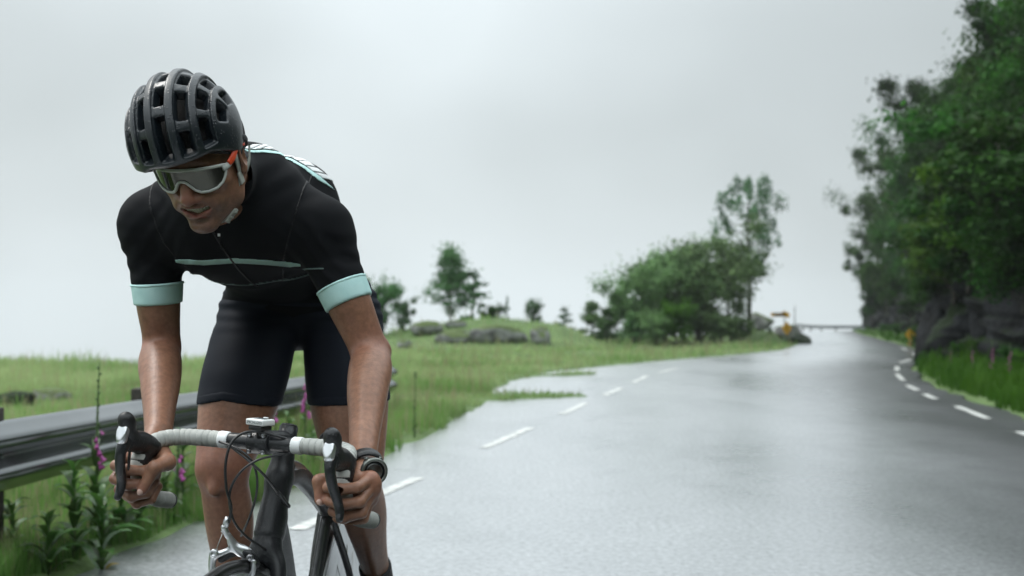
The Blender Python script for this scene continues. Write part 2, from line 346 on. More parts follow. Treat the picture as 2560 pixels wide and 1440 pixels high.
# ------------------------------------------------------------------ cliff face and hill behind it
def cliff_mesh():
    nt_, nh = 420, 90
    s = np.r_[0, np.cumsum(np.linalg.norm(np.diff(CL_S, axis=0), axis=1))]
    q = np.concatenate([np.linspace(0, s[-1] * .36, 60, endpoint=False), np.linspace(s[-1] * .36, s[-1] * .66, 260, endpoint=False), np.linspace(s[-1] * .66, s[-1], 100)])
    cx, cy = np.interp(q, s, CL_S[:, 0]), np.interp(q, s, CL_S[:, 1])
    tx, ty = np.gradient(cx, q), np.gradient(cy, q); ln = np.hypot(tx, ty); nx, ny = ty / ln, -tx / ln     # points into the hill
    h = np.concatenate([np.linspace(0, 1, 64, endpoint=False), np.linspace(1, 2, 26)])
    H, Q = np.meshgrid(h, q, indexing='ij')
    CXg, CYg, NX, NY = [np.broadcast_to(v, H.shape) for v in (cx, cy, nx, ny)]
    top = 4.4 + .9 * vnoise(Q * .12, 0) + 1.6 * sstep(46, 95, CYg)
    lower = np.clip(H, 0, 1); upper = np.clip(H - 1, 0, 1)
    Z = lower * top + upper * 12; back = lower ** 1.3 * 1.2 + upper * 12  # upper slope raised to cut sky light from the right and behind
    # fractured blocks: ridged noise, stretched along dipping beds
    a = Q * 1.15 + Z * .30; b = Z * .62 - Q * .22
    blk = np.abs(vnoise(a * .8, b * .8, 1)) * .9 + np.abs(vnoise(a * 1.9, b * 1.9, 5)) * .45 + .2 * np.abs(vnoise(a * 4.3, b * 4.3, 9)) + .08 * vnoise(a * 9, b * 9, 2)
    cell = _perm[(np.floor(a * 1.7 + .3 * vnoise(a, b)).astype(np.int64) * 73856093 ^ np.floor(b * 1.3 + .3 * vnoise(b, a)).astype(np.int64) * 19349663) & 4095] + .5 * _perm[(np.floor(a * 4.1).astype(np.int64) * 73856093 ^ np.floor(b * 3.3).astype(np.int64) * 83492791) & 4095]
    step = np.floor(blk * 4) / 4 * .35 + blk * .35 + cell * .42
    back = back - (step * 1.1 - .5) * sstep(0, .08, lower) * (1 - .6 * upper)
    X = CXg + NX * back; Y = CYg + NY * back; Z = Z + .12 * vnoise(X * 2, Y * 2, Z * 2) - .15
    V = np.stack([X, Y, Z], -1); nn = len(q)
    i, j = np.meshgrid(np.arange(len(h) - 1), np.arange(nn - 1), indexing='ij'); k = (i * nn + j).ravel()
    return V.reshape(-1, 3), np.stack([k, k + nn, k + nn + 1, k + 1], -1)
def rockmat(name, dark, lite, moss, mth=.68):
    m = bpy.data.materials.new(name); m.use_nodes = True; t = m.node_tree; N = t.nodes; p = N['Principled BSDF']; l = t.links.new
    c = N.new('ShaderNodeTexCoord'); n = N.new('ShaderNodeTexNoise'); n.inputs['Scale'].default_value = 1.7; n.inputs['Detail'].default_value = 8; l(c.outputs['Object'], n.inputs['Vector'])
    r = N.new('ShaderNodeValToRGB'); r.color_ramp.elements[0].position = .36; r.color_ramp.elements[1].position = .66
    r.color_ramp.elements[0].color = (*dark, 1); r.color_ramp.elements[1].color = (*lite, 1); l(n.outputs['Fac'], r.inputs['Fac'])
    g = N.new('ShaderNodeNewGeometry'); sx = N.new('ShaderNodeSeparateXYZ'); l(g.outputs['Normal'], sx.inputs['Vector'])
    n2 = N.new('ShaderNodeTexNoise'); n2.inputs['Scale'].default_value = .8; n2.inputs['Detail'].default_value = 5; l(c.outputs['Object'], n2.inputs['Vector'])
    ma = N.new('ShaderNodeMath'); ma.operation = 'MULTIPLY_ADD'; ma.inputs[1].default_value = 1.1; l(n2.outputs['Fac'], ma.inputs[0]); 
    mb = N.new('ShaderNodeMath'); mb.operation = 'MULTIPLY'; mb.inputs[1].default_value = .6; l(sx.outputs['Z'], mb.inputs[0]); l(mb.outputs['Value'], ma.inputs[2])
    mr = N.new('ShaderNodeMapRange'); mr.inputs['From Min'].default_value = mth; mr.inputs['From Max'].default_value = mth + .18; l(ma.outputs['Value'], mr.inputs['Value'])
    mx = N.new('ShaderNodeMix'); mx.data_type = 'RGBA'; mx.inputs['B'].default_value = (*moss, 1); l(mr.outputs['Result'], mx.inputs['Factor']); l(r.outputs['Color'], mx.inputs['A']); l(mx.outputs['Result'], p.inputs['Base Color'])
    b = N.new('ShaderNodeBump'); b.inputs['Strength'].default_value = .8; b.inputs['Distance'].default_value = .08; n3 = N.new('ShaderNodeTexNoise'); n3.inputs['Scale'].default_value = 6; n3.inputs['Detail'].default_value = 8
    l(c.outputs['Object'], n3.inputs['Vector']); l(n3.outputs['Fac'], b.inputs['Height']); l(b.outputs['Normal'], p.inputs['Normal'])
    p.inputs['Roughness'].default_value = .62; p.inputs['Specular IOR Level'].default_value = .08
    return m
m_cliff = rockmat('wet_dark_rock', (.003, .003, .0035), (.024, .0255, .029), (.007, .017, .003), .74)
m_rock = rockmat('grey_boulder', (.10, .10, .10), (.34, .34, .335), (.08, .11, .04), .80)
V, F = cliff_mesh()
tag(mk('rock_cliff', V, F, m_cliff, None, False), kind='structure')

# ------------------------------------------------------------------ boulders
def boulder(loc, size, label, group=None, seed=0, rot=0, mt=None, sharp=False):
    bm = bmesh.new(); bmesh.ops.create_icosphere(bm, subdivisions=4, radius=1)
    P = np.array([v.co[:] for v in bm.verts]); bm.verts.index_update(); F = np.array([[v.index for v in f.verts] for f in bm.faces]); bm.free()
    s = seed * 13.7
    r = 1 + .28 * vnoise(P[:, 0] * 1.3 + s, P[:, 1] * 1.3, P[:, 2] * 1.3) + .16 * np.abs(vnoise(P[:, 0] * 2.8 + s, P[:, 1] * 2.8, P[:, 2] * 2.8)) + .05 * vnoise(P[:, 0] * 7 + s, P[:, 1] * 7, P[:, 2] * 7)
    P = P * r[:, None]; P[:, 2] = np.sign(P[:, 2]) * np.abs(P[:, 2]) ** .85
    if sharp:                                             # split block: cut by random joint planes
        rg = np.random.default_rng(seed); nn = rg.standard_normal((14, 3)); nn /= np.linalg.norm(nn, axis=1)[:, None]; dd = .62 + .3 * rg.random(14); U = P / np.linalg.norm(P, axis=1)[:, None]
        q = U @ nn.T; rr = np.where(q > .05, dd / np.clip(q, .05, None), 9).min(1); P = U * np.minimum(rr, 1.35)[:, None] * (1 + .04 * vnoise(U[:, 0] * 6 + s, U[:, 1] * 6, U[:, 2] * 6))[:, None]
    c, si = math.cos(rot), math.sin(rot); P = P * np.array(size); P = np.c_[P[:, 0] * c - P[:, 1] * si, P[:, 0] * si + P[:, 1] * c, P[:, 2]]
    o = mk('boulder', P, F, mt or m_rock, None, not sharp); o.location = loc
    return tag(o, label, 'boulder', group)
def bl(px, py, y, size, label, **k):
    p = W(px, py, y); boulder((p[0], p[1], p[2]), size, label, **k)
bl(1065, 822, 44.5, (.62, .5, .3), 'dark grey boulder at the left foot of the grassy knoll', seed=1)
bl(1135, 848, 42.6, (.55, .5, .32), 'low pale boulder below the knoll, left of the long rounded one', seed=2)
bl(1245, 842, 42.3, (1.0, .6, .42), 'long rounded grey boulder in the middle of the grassy knoll', seed=3, rot=.1)
bl(1352, 848, 42.2, (.36, .4, .36), 'small dark upright boulder at the right foot of the knoll', seed=4)
bl(1140, 812, 44.8, (.42, .3, .18), 'flat dark rock set high in the knoll grass', seed=5)
bl(1010, 860, 38, (.22, .2, .15), 'small pale stone in the meadow left of the knoll', seed=6)
bl(128, 992, 16.6, (.3, .25, .14), 'flat pale grey stone in the meadow behind the guardrail', seed=7)
bl(28, 1006, 15.8, (.3, .3, .14), 'dark low stone in the meadow at the left picture edge', seed=8, mt=m_cliff)
bl(1992, 858, 49, (.42, .7, .46), 'dark wet boulder at the road bend beside the yellow sign', seed=9, mt=m_cliff, sharp=True)
bl(1975, 838, 51, (.5, .6, .5), 'grey boulder leaning behind the dark one at the road bend', seed=10, sharp=True)
bl(1898, 812, 56, (.7, .7, .45), 'grey rock hump behind the foot of the tall tree', seed=11, sharp=True)
bl(1610, 872, 43, (.28, .2, .12), 'small pale stone in the grass before the big bush', seed=12)
for k, (px, py, y, s) in enumerate([(2330, 880, 29.0, (.55, .7, 1.25)), (2405, 905, 27.0, (.7, .7, .7)), (2500, 800, 25.4, (.7, .7, .8)), (2545, 905, 23.6, (.55, .6, .55))]):
    bl(px, py, y, s, ['tall dark rock slab standing at the corner of the cliff foot', 'squat dark block in the grass under the cliff corner', 'bulging grey rock block in the cliff face at the right', 'pale rock lump by the grass at the right picture edge'][k], seed=20 + k, mt=m_cliff, sharp=True)

# ------------------------------------------------------------------ trees and bushes
m_bark = mat('bark', (.055, .048, .04), .9, noise=(14, 5), col2=(.11, .10, .085), bump=(20, .8, .02))
m_birch = mat('birch_bark', (.20, .19, .18), .8, noise=(9, 5), col2=(.42, .41, .39), bump=(20, .5, .01))
def leafm(name, a, b, r=.3): return mat(name, tuple(c * .7 for c in a), .6, noise=(1.3, 5), col2=tuple(c * 1.15 for c in b), trans=.25, obj_rand=r, spec=.08)
m_l1 = leafm('leaf_dark', (.005, .026, .003), (.022, .078, .007)); m_l2 = leafm('leaf_mid', (.012, .052, .007), (.042, .125, .014)); m_l3 = leafm('leaf_pale', (.045, .105, .038), (.085, .175, .06))
m_l4 = leafm('leaf_pine', (.055, .13, .06), (.10, .20, .09)); m_l5 = leafm('leaf_yellowgreen', (.032, .10, .008), (.07, .17, .014))
def leaves(P, size, rng, droop=.0, Nm=None):
    """a leaf-shaped quad at every point"""
    n = len(P); a = rng.standard_normal((n, 3)); a /= np.linalg.norm(a, axis=1)[:, None]; b = rng.standard_normal((n, 3)); b -= a * (a * b).sum(1)[:, None]; b /= np.linalg.norm(b, axis=1)[:, None]
    if Nm is not None:                                     # blades face outwards from their clump
        nn = Nm + rng.standard_normal((n, 3)) * .45 + np.array([0, 0, .25]); nn /= np.linalg.norm(nn, axis=1)[:, None]
        a -= nn * (a * nn).sum(1)[:, None]; a /= np.linalg.norm(a, axis=1)[:, None]; b = np.cross(nn, a)
    a[:, 2] -= droop; s = size * (.6 + .8 * rng.random(n))[:, None]
    V = np.stack([P - a * s * .5, P + b * s * .28, P + a * s * .5, P - b * s * .28], 1).reshape(-1, 3)
    return V, np.arange(4 * n).reshape(n, 4)
def limb(p, q, r0, r1, rng, bend=.08, seg=6):
    p, q = np.array(p, float), np.array(q, float); L = np.linalg.norm(q - p)
    m1 = p + (q - p) * .35 + rng.standard_normal(3) * L * bend; m2 = p + (q - p) * .7 + rng.standard_normal(3) * L * bend
    C = catmull([p, m1, m2, q], 4); return tube(C, np.linspace(r0, r1, len(C)), seg), C
PROTO = {}
def tree_mesh(key, h, w, n_limb, clumps, per, size, trunk_h, r0, seed, shape='round', droop=0., clump_r=.35):
    """meshes of one tree kind: (trunk with limbs, crown of leaves), base at the origin"""
    rng = np.random.default_rng(seed); T = MB(); tips = []
    (v, f), C = limb((0, 0, -.15), (rng.normal() * .05 * w, rng.normal() * .05 * w, h * .93), r0, r0 * .18, rng, .03, 8); T.add(v, f)
    for i in range(n_limb):
        t = trunk_h + (1 - trunk_h) * (i + rng.random()) / n_limb * .95
        p = C[min(int(t * (len(C) - 1)), len(C) - 1)]; az = i * 2.4 + rng.random()
        if shape == 'cone': ln = w * (1.05 - t) / (1.05 - trunk_h) * (.75 + .5 * rng.random()); up = .15 + .3 * rng.random()
        elif shape == 'pine': ln = w * (.16 + .84 * max(0, math.sin(math.pi * min(1, (t - trunk_h) / (1 - trunk_h) * .80 + .16))) ** 1.3) * (.78 + .27 * rng.random()); up = .55 + .35 * rng.random()
        elif shape == 'shrub': ln = w * (.5 + .7 * rng.random()); up = .9 + .8 * rng.random()
        else: ln = w * (.35 + .75 * math.sin(math.pi * min(.97, (t - trunk_h) / (1 - trunk_h) * .85 + .12))) * (.65 + .5 * rng.random()); up = .35 + .5 * rng.random()
        q = p + np.array([math.cos(az), math.sin(az), up]) * ln; q[2] = min(q[2], h)
        (v, f), D = limb(p, q, r0 * .38 * (1.1 - t), r0 * .06, rng, .1, 5); T.add(v, f)
        tips += [D[len(D) // 2], D[-3], D[-1]]
        for _ in range(2):
            k = D[rng.integers(len(D) // 2, len(D))]; q2 = k + rng.standard_normal(3) * ln * .28 + np.array([0, 0, ln * .12]); (v, f), E = limb(k, q2, r0 * .10, r0 * .03, rng, .1, 4); T.add(v, f); tips += [q2, E[len(E) // 2]]
    tips.append(np.array(C[-1])); tips = np.array(tips)
    P = []; NM = []
    for c in range(clumps):
        o = tips[rng.integers(len(tips))] + rng.standard_normal(3) * w * .06; an = np.array([1, 1, .7 if shape != 'pine' else 1.25]) * (.6 + .8 * rng.random(3))
        rr = clump_r * w * (.5 + .9 * rng.random()); k = int(per * (.5 + rng.random()))
        g = rng.standard_normal((k, 3)); g /= np.linalg.norm(g, axis=1)[:, None]; NM.append(g.copy()); g = (g * (rng.random((k, 1)) ** .4) + rng.standard_normal((k, 3)) * .22) * rr * an; P.append(o + g)
    P = np.concatenate(P); NM = np.concatenate(NM); ok = P[:, 2] > .02; P = P[ok]; NM = NM[ok]
    if shape == 'cone': P[:, 2] *= 1.0
    PROTO[key] = (T, leaves(P, size, rng, droop, NM)); return PROTO[key]
_first = {}
def plant(key, mt, loc, sc, rz, name, label, cat, group=None, bark=None, sxy=1.0):
    o = thing(name, label, cat, loc, group); o.rotation_euler = (0, 0, rz); o.scale = (sc * sxy, sc * sxy, sc)
    T, (v, f) = PROTO[key]; k = (key, mt.name)
    if k not in _first:
        a = mk('crown', v, f, mt, None, True, False); b = mk('trunk', np.concatenate(T.V), T.F, bark or m_bark, None, True, False); _first[k] = (a.data, b.data)
        a.parent = o; b.parent = o
    else:
        for nm, d in zip(('crown', 'trunk'), _first[k]): c = bpy.data.objects.new(nm, d); COL.objects.link(c); c.parent = o
    return o
tree_mesh('broad1', 5.0, 1.9, 13, 95, 90, .17, .22, .13, 1, clump_r=.34)
tree_mesh('broad2', 5.0, 2.1, 15, 105, 90, .17, .15, .14, 2, clump_r=.33)
tree_mesh('broad3', 4.6, 1.7, 12, 90, 90, .17, .24, .12, 3, clump_r=.36)
tree_mesh('dense', 4.0, 2.0, 20, 200, 90, .15, .03, .12, 4, clump_r=.30)
tree_mesh('birch', 3.2, .66, 20, 150, 46, .085, .30, .05, 5, 'cone', clump_r=.42)
def tall_tree_mesh(key, h, w, seed):
    rng = np.random.default_rng(seed); T = MB(); P = []; NM = []
    C = catmull([(0, 0, -.15), (.05, 0, h * .3), (-.03, .03, h * .6), (.02, 0, h * .97)], 8); T.add(*tube(C, np.linspace(.11, .02, len(C)), 8))
    def tuft(o, rr, k):
        g = rng.standard_normal((k, 3)); g /= np.linalg.norm(g, axis=1)[:, None]; NM.append(g); P.append(o + (g * rng.random((k, 1)) ** .4 + .2 * rng.standard_normal((k, 3))) * rr * np.array([.8, .8, 1.25]))
    n_ = 40
    for i in range(n_):
        t = .40 + .58 * (i + .5 * rng.random()) / n_; pr = max(0., math.sin(math.pi * min(1, (t - .34) / .70))) ** .9
        p = np.array([np.interp(t, np.linspace(0, 1, len(C)), C[:, k]) for k in range(3)]); az = i * 2.4 + rng.normal() * .3; ln = w * (.10 + .92 * pr) * (.72 + .36 * rng.random())
        if t < .52: ln *= .55
        q = p + np.array([math.cos(az) * ln, math.sin(az) * ln, ln * (.35 + .35 * rng.random())]); (v, f), D = limb(p, q, .035 * (1.15 - t), .008, rng, .07, 5); T.add(v, f)
        tuft(q, .26 + .14 * rng.random(), 70); tuft(D[len(D) * 2 // 3], .22 + .1 * rng.random(), 45)
        if rng.random() < .6: tuft(q + np.array([0, 0, .28]), .17, 35)
    tuft(C[-1] + np.array([0, 0, .12]), .22, 60); tuft(C[-1] + np.array([0, 0, -.2]), .3, 60)
    P = np.concatenate(P); PROTO[key] = (T, leaves(P, .13, rng, 0, np.concatenate(NM)))
tall_tree_mesh('tall', 7.0, 1.55, 6)
tree_mesh('shrub', 1.6, .8, 12, 80, 55, .10, .03, .04, 7, 'shrub', clump_r=.34)
tree_mesh('sapling', 1.3, .26, 9, 34, 14, .08, .2, .02, 8, 'cone', clump_r=.4)
tree_mesh('conic', 2.6, .62, 14, 150, 26, .11, .08, .06, 9, 'cone', clump_r=.36)
def at(px, y, dz=0.0):
    x = (px - CX) / FPX * y; return (x, y, float(ground(x, y)) + dz)
def hgt(py_top, y, z0): return CAMH - (py_top - HY) / FPX * y - z0
def put(key, mt, px, top, y, name, label, cat, rz=0, ref=None, **k):
    p = at(px, y); H = {'broad1': 5.2, 'broad2': 5.2, 'broad3': 4.8, 'dense': 4.1, 'birch': 3.2, 'tall': 7.2, 'shrub': 1.75, 'sapling': 1.3, 'conic': 2.6}[key]
    return plant(key, mt, p, hgt(top, y, p[2]) / H, rz, name, label, cat, **k)
put('tall', m_l4, 1872, 436, 50, 'tall_tree', 'tall slender tree with bare lower trunk standing by the road bend', 'tree', rz=.6)
m_l6 = leafm('leaf_clump', (.095, .19, .07), (.17, .30, .115)); m_l2b = m_l6
put('dense', m_l6, 1745, 612, 48, 'broadleaf_tree', 'big round dark green tree left of the tall slender tree', 'tree', rz=1.0, sxy=1.05)
put('dense', m_l6, 1665, 640, 47, 'broadleaf_tree', 'wide bushy tree forming the left half of the big clump', 'tree', rz=2.6)
put('broad2', m_l6, 1830, 640, 49.5, 'broadleaf_tree', 'bushy tree between the big round tree and the bare tall trunk', 'tree', rz=4.0, sxy=.85)
put('conic', m_l3, 1545, 716, 50, 'young_tree', 'pale green pointed young tree at the left of the big clump', 'tree', rz=1)
put('conic', m_l6, 1480, 742, 49, 'young_tree', 'small pointed green tree at the left end of the tree clump', 'tree', rz=2, sxy=1.3)
put('conic', m_l6, 1580, 772, 46.5, 'young_tree', 'low green conical bush in front of the pale pointed tree', 'tree', rz=3.3, sxy=1.25)
put('shrub', m_l5, 1690, 758, 45, 'leafy_shrub', 'yellow-green shrub in front of the big round tree', 'shrub', rz=.4)
put('shrub', m_l6, 1640, 790, 44.8, 'leafy_shrub', 'low green shrub left of the yellow-green one', 'shrub', rz=1.4, sxy=1.2)
put('shrub', m_l6, 1800, 790, 46, 'leafy_shrub', 'low dark shrub at the foot of the big round tree', 'shrub', rz=2.4, sxy=1.3)
put('shrub', m_l6, 1855, 800, 47, 'leafy_shrub', 'low shrub at the foot of the tall slender trunk', 'shrub', rz=3, sxy=1.2)
put('shrub', m_l3, 1925, 818, 49, 'leafy_shrub', 'small shrub below the yellow arrow sign', 'shrub', rz=5, sxy=1.1)
put('birch', m_l3, 1128, 588, 49.5, 'birch_tree', 'slender pale birch tree rising behind the grassy knoll', 'tree', rz=.3, bark=m_birch, sxy=1.0)
put('sapling', m_l3, 1178, 665, 49, 'birch_tree', 'thin young birch stem just right of the pale birch', 'tree', rz=1.3, bark=m_birch, sxy=1.5)
put('sapling', m_l4, 1410, 762, 52, 'young_tree', 'tiny pointed sapling alone between knoll and tree clump', 'tree', rz=.9, sxy=1.4)
put('shrub', m_l3, 955, 705, 46, 'leafy_shrub', 'tall pale bush just right of the cyclist', 'shrub', rz=2.2, sxy=.8)
put('shrub', m_l3, 1010, 752, 46, 'leafy_shrub', 'smaller bush between the pale bush and the knoll', 'shrub', rz=4.2, sxy=.8)
put('shrub', m_l1, 1232, 764, 48, 'leafy_shrub', 'dark low shrub on top of the grassy knoll', 'shrub', rz=1.0, sxy=1.3)
put('shrub', m_l4, 1335, 755, 47.5, 'leafy_shrub', 'dark grey-green shrub on the right shoulder of the knoll', 'shrub', rz=.2, sxy=.8)
put('sapling', m_l4, 1268, 735, 48, 'young_tree', 'bare thin sapling on the knoll beside the dark shrub', 'tree', rz=.2, sxy=.5)
put('conic', m_l3, 1520, 760, 47.5, 'young_tree', 'pale bushy young tree between the two pointed ones', 'tree', rz=.7, sxy=1.3)
put('dense', m_l6, 1600, 720, 49, 'broadleaf_tree', 'low rounded tree joining the pointed young trees to the clump', 'tree', rz=3.9, sxy=1.0)
# wood on the cliff: crowns step up along the face
rng = np.random.default_rng(21)
GR = {'far': ('hazy green tree at the far end of the cliff wood', 'trees at the far end of the cliff'), 'mid': ('dark green tree on the middle of the cliff top', 'trees on the middle of the cliff'),
      'near': ('dark green tree on the cliff at the right picture edge', 'trees on the near cliff'), 'face': ('green shrub clinging to the rock face beside the road', 'shrubs on the rock face'), 'foot': ('low leafy shrub at the foot of the cliff', 'shrubs at the cliff foot')}
def wood(px, top, y, base, grp, key, mt, rz, sxy=1.0):
    """crown top at the given photo height, roots on the slope"""
    x = (px - CX) / FPX * y; zt = CAMH - (top - HY) / FPX * y; H = {'broad1': 5.2, 'broad2': 5.2, 'broad3': 4.8, 'dense': 4.1, 'shrub': 1.75}[key]
    sc = (zt - base) / H; sxy *= {'far': .62, 'mid': .78, 'near': .85}.get(grp, 1.0)
    if grp in ('far', 'mid', 'near'): x += (1.1 if grp == 'far' else 1.45) * sc * sxy
    plant(key, mt, (x, y, base), sc, rz, 'leafy_shrub' if key == 'shrub' else 'broadleaf_tree', GR[grp][0], 'shrub' if key == 'shrub' else 'tree', GR[grp][1], sxy=sxy)
for px, top, y, base, g in [
    (2135, 600, 97, 3.0, 'far'), (2165, 470, 92, 5.0, 'far'), (2200, 380, 88, 5.5, 'far'), (2160, 650, 84, 1.5, 'far'), (2215, 560, 80, 3.2, 'far'), (2250, 420, 76, 5.0, 'far'), (2185, 540, 86, 3.4, 'far'), (2205, 690, 74, 1.2, 'far'), (2265, 640, 66, 1.6, 'far'),
    (2235, 262, 66, 6.5, 'mid'), (2270, 215, 60, 6.4, 'mid'), (2300, 250, 54, 6.0, 'mid'), (2340, 160, 50, 6.4, 'mid'), (2290, 400, 56, 4.5, 'mid'), (2340, 330, 48, 4.6, 'mid'), (2385, 110, 46, 6.0, 'mid'), (2310, 520, 50, 2.8, 'mid'), (2370, 420, 43, 3.4, 'mid'),
    (2430, 70, 41, 5.4, 'near'), (2480, -20, 37, 5.2, 'near'), (2540, -90, 34, 5.0, 'near'), (2600, -150, 31, 5.0, 'near'), (2420, 240, 38, 4.2, 'near'), (2480, 190, 34, 4.2, 'near'), (2540, 130, 31, 4.0, 'near'), (2610, 60, 28, 4.4, 'near'), (2680, -100, 27, 4.6, 'near'),
    (2430, 380, 35, 3.4, 'near'), (2500, 330, 31, 3.4, 'near'), (2570, 300, 28, 3.4, 'near'), (2390, 290, 40, 4.2, 'near'), (2650, 250, 25, 3.2, 'near'), (2520, 330, 26.8, 3.4, 'near'), (2560, 420, 25.4, 2.8, 'near'), (2470, 460, 28.4, 2.9, 'near'), (2530, 540, 25.2, 1.9, 'near'), (2440, 520, 30.5, 2.6, 'near'), (2760, -150, 22, 4.4, 'near'), (2860, -250, 19, 4.2, 'near'), (2980, -350, 16, 4.2, 'near')]:  # last three trees stand out of frame, added to darken the road reflection
    wood(px, top, y, base, g, ['broad1', 'broad2', 'broad3'][rng.integers(3)], [m_l1, m_l2, m_l1][rng.integers(3)] if g != 'far' else [m_l2, m_l2][rng.integers(2)], rng.random() * 6.28, .95 + .3 * rng.random())
for px, top, y, base in [(2290, 560, 47, 3.4), (2330, 500, 42, 3.4), (2385, 500, 37, 3.2), (2440, 480, 33, 3.2), (2500, 470, 29.5, 3.2), (2560, 450, 27, 3.1), (2240, 690, 64, 2.0), (2300, 650, 45, 2.2), (2350, 600, 38, 2.4), (2410, 610, 33.5, 2.0), (2440, 560, 30.5, 2.4), (2540, 560, 26, 2.2),
                         (2480, 640, 28, 1.6), (2390, 690, 32, 1.1), (2330, 700, 40, 1.2), (2275, 740, 58, 1.0), (2350, 730, 34.5, 1.0), (2550, 660, 25, 1.2), (2180, 730, 84, .8)]:
    wood(px, top, y, base, 'face', 'shrub', [m_l1, m_l2, m_l5][rng.integers(3)], rng.random() * 6.28, 1.0 + .5 * rng.random())
def face_y(px_):
    ys_ = np.linspace(12, 100, 900); d_ = cliffx(ys_) - (px_ - CX) / FPX * ys_; k_ = np.where(d_ < 0)[0]; return float(ys_[k_[0]]) if len(k_) else 60.0
for i_, (px_, tp_, dz_) in enumerate([(2560, 300, 2.2), (2515, 330, 2.2), (2600, 350, 2.3), (2480, 390, 2.0), (2545, 420, 1.9), (2590, 470, 1.8), (2450, 450, 1.9), (2505, 480, 1.7), (2420, 520, 1.7), (2560, 540, 1.6), (2470, 560, 1.5), (2385, 560, 1.7), (2355, 610, 1.4)]):
    yy__ = face_y(px_) - .2; zt_ = CAMH - (tp_ - HY) / FPX * yy__; wood(px_, tp_, yy__ + .9 * max(0, zt_ - 4.0) * .5, zt_ - dz_, 'face', 'shrub', [m_l1, m_l2, m_l1, m_l5][i_ % 4], i_ * 1.7, 1.35)
for px, top, y in [(2395, 860, 25), (2450, 850, 23.3), (2520, 870, 21), (2300, 815, 38), (2560, 880, 19), (2240, 812, 56), (2210, 812, 66)]:
    wood(px, top, y, .25, 'foot', 'shrub', [m_l2, m_l5][rng.integers(2)], rng.random() * 6.28, 1.3)

# ------------------------------------------------------------------ grass
def blades(P, h, w, rng, lean=.5):
    n = len(P); az = rng.random(n) * 6.283; d = np.c_[np.cos(az), np.sin(az), np.zeros(n)]; s = np.c_[-np.sin(az), np.cos(az), np.zeros(n)]
    h = h[:, None]; w = w[:, None]; k = (lean * rng.random(n))[:, None]
    m = P + d * h * k * .3; m[:, 2] += (h * .6)[:, 0]; t = P + d * h * k; t[:, 2] += (h * (1 - .25 * k))[:, 0]
    V = np.stack([P - s * w, P + s * w, m + s * w * .7, m - s * w * .7, t], 1).reshape(-1, 3)
    b = 5 * np.arange(n)[:, None]; return V, np.concatenate([b + [0, 1, 2], b + [0, 2, 3], b + [3, 2, 4]])
def grass(name, pts, h0, w0, mt, seed, label, lean=.5):
    r = np.random.default_rng(seed); n = len(pts); z = ground(pts[:, 0], pts[:, 1])
    P = np.c_[pts, z - .01]; cl = .35 + 1.0 * (vnoise(pts[:, 0] * 1.3, pts[:, 1] * 1.3) * .5 + .5) * (1 + .5 * vnoise(pts[:, 0] * 5, pts[:, 1] * 5))
    h = h0(pts[:, 1]) * cl * (.5 + .7 * r.random(n)); w = w0(pts[:, 1]) * (.7 + .6 * r.random(n))
    h = h * (1 - .55 * (spur(pts[:, 0], pts[:, 1]) > .2)); V, F = blades(P, h, w, r, lean); return tag(mk(name, V, F, mt, None, True), label, 'grass', kind='stuff')
def sample(n, px0, px1, y0, y1, seed, keep):
    r = np.random.default_rng(seed); u = r.random(n); y = 1 / (1 / y0 + (1 / y1 - 1 / y0) * u); px = px0 + (px1 - px0) * r.random(n); x = (px - CX) / FPX * y
    P = np.c_[x, y]; return P[keep(x, y)]
def left_ok(x, y):
    d = ledge(y) - x + .12 * vnoise(x * 3, y * 3) ; ye = np.interp(x, EDGE[:, 0], EDGE[:, 1])
    return ((d > .12) | (spur(x, y) > .45)) & (y < ye + 1.5)
def right_ok(x, y): return (x - redge(y) + .12 * vnoise(x * 3, y * 3) > .1) & (x < cliffx(y) + .6)
def gm(name, a, b, c): 
    m = mat(name, a, .6, noise=(.32, 8), col2=b, trans=.4, spec=.12); return m
m_g1 = gm('grass_near', (.11, .25, .05), (.25, .42, .12), 0); m_g2 = gm('grass_far', (.17, .30, .085), (.42, .52, .25), 0); m_g3 = gm('grass_right', (.022, .085, .006), (.065, .16, .014), 0)
m_straw = gm('grass_seed', (.26, .25, .13), (.38, .37, .21), 0)
P = np.concatenate([sample(60000, -200, 1500, 3.6, 13, 1, left_ok), sample(30000, -200, 700, 3.6, 8, 31, left_ok)]); near_l = grass('verge_grass', P, lambda y: .22 + .008 * y, lambda y: .0012 + .00035 * y, m_g1, 2, 'long wet grass on the verge around the guardrail')
P = sample(90000, -200, 2050, 12, 66, 3, left_ok); grass('meadow_grass', P, lambda y: np.where(y < 25, .20, .20), lambda y: .0005 * y, m_g2, 4, 'pale green meadow grass beyond the guardrail')
P = sample(30000, -100, 2050, 5, 50, 9, left_ok); grass('seeding_grass', P, lambda y: .40 + 0 * y, lambda y: .00035 * y, m_straw, 10, 'straw coloured seed heads standing in the meadow grass', .3)
P = sample(16000, -200, 1050, 19, 30, 12, left_ok); grass('edge_grass', P, lambda y: .30 + 0 * y, lambda y: .00045 * y, m_g2, 13, 'tall pale grass along the fjord edge of the meadow', .6)
P = sample(70000, 2020, 2900, 7, 100, 5, right_ok); grass('roadside_grass', P, lambda y: np.where(y < 30, .42, .3), lambda y: .0006 * y, m_g3, 6, 'rough green grass at the foot of the cliff')
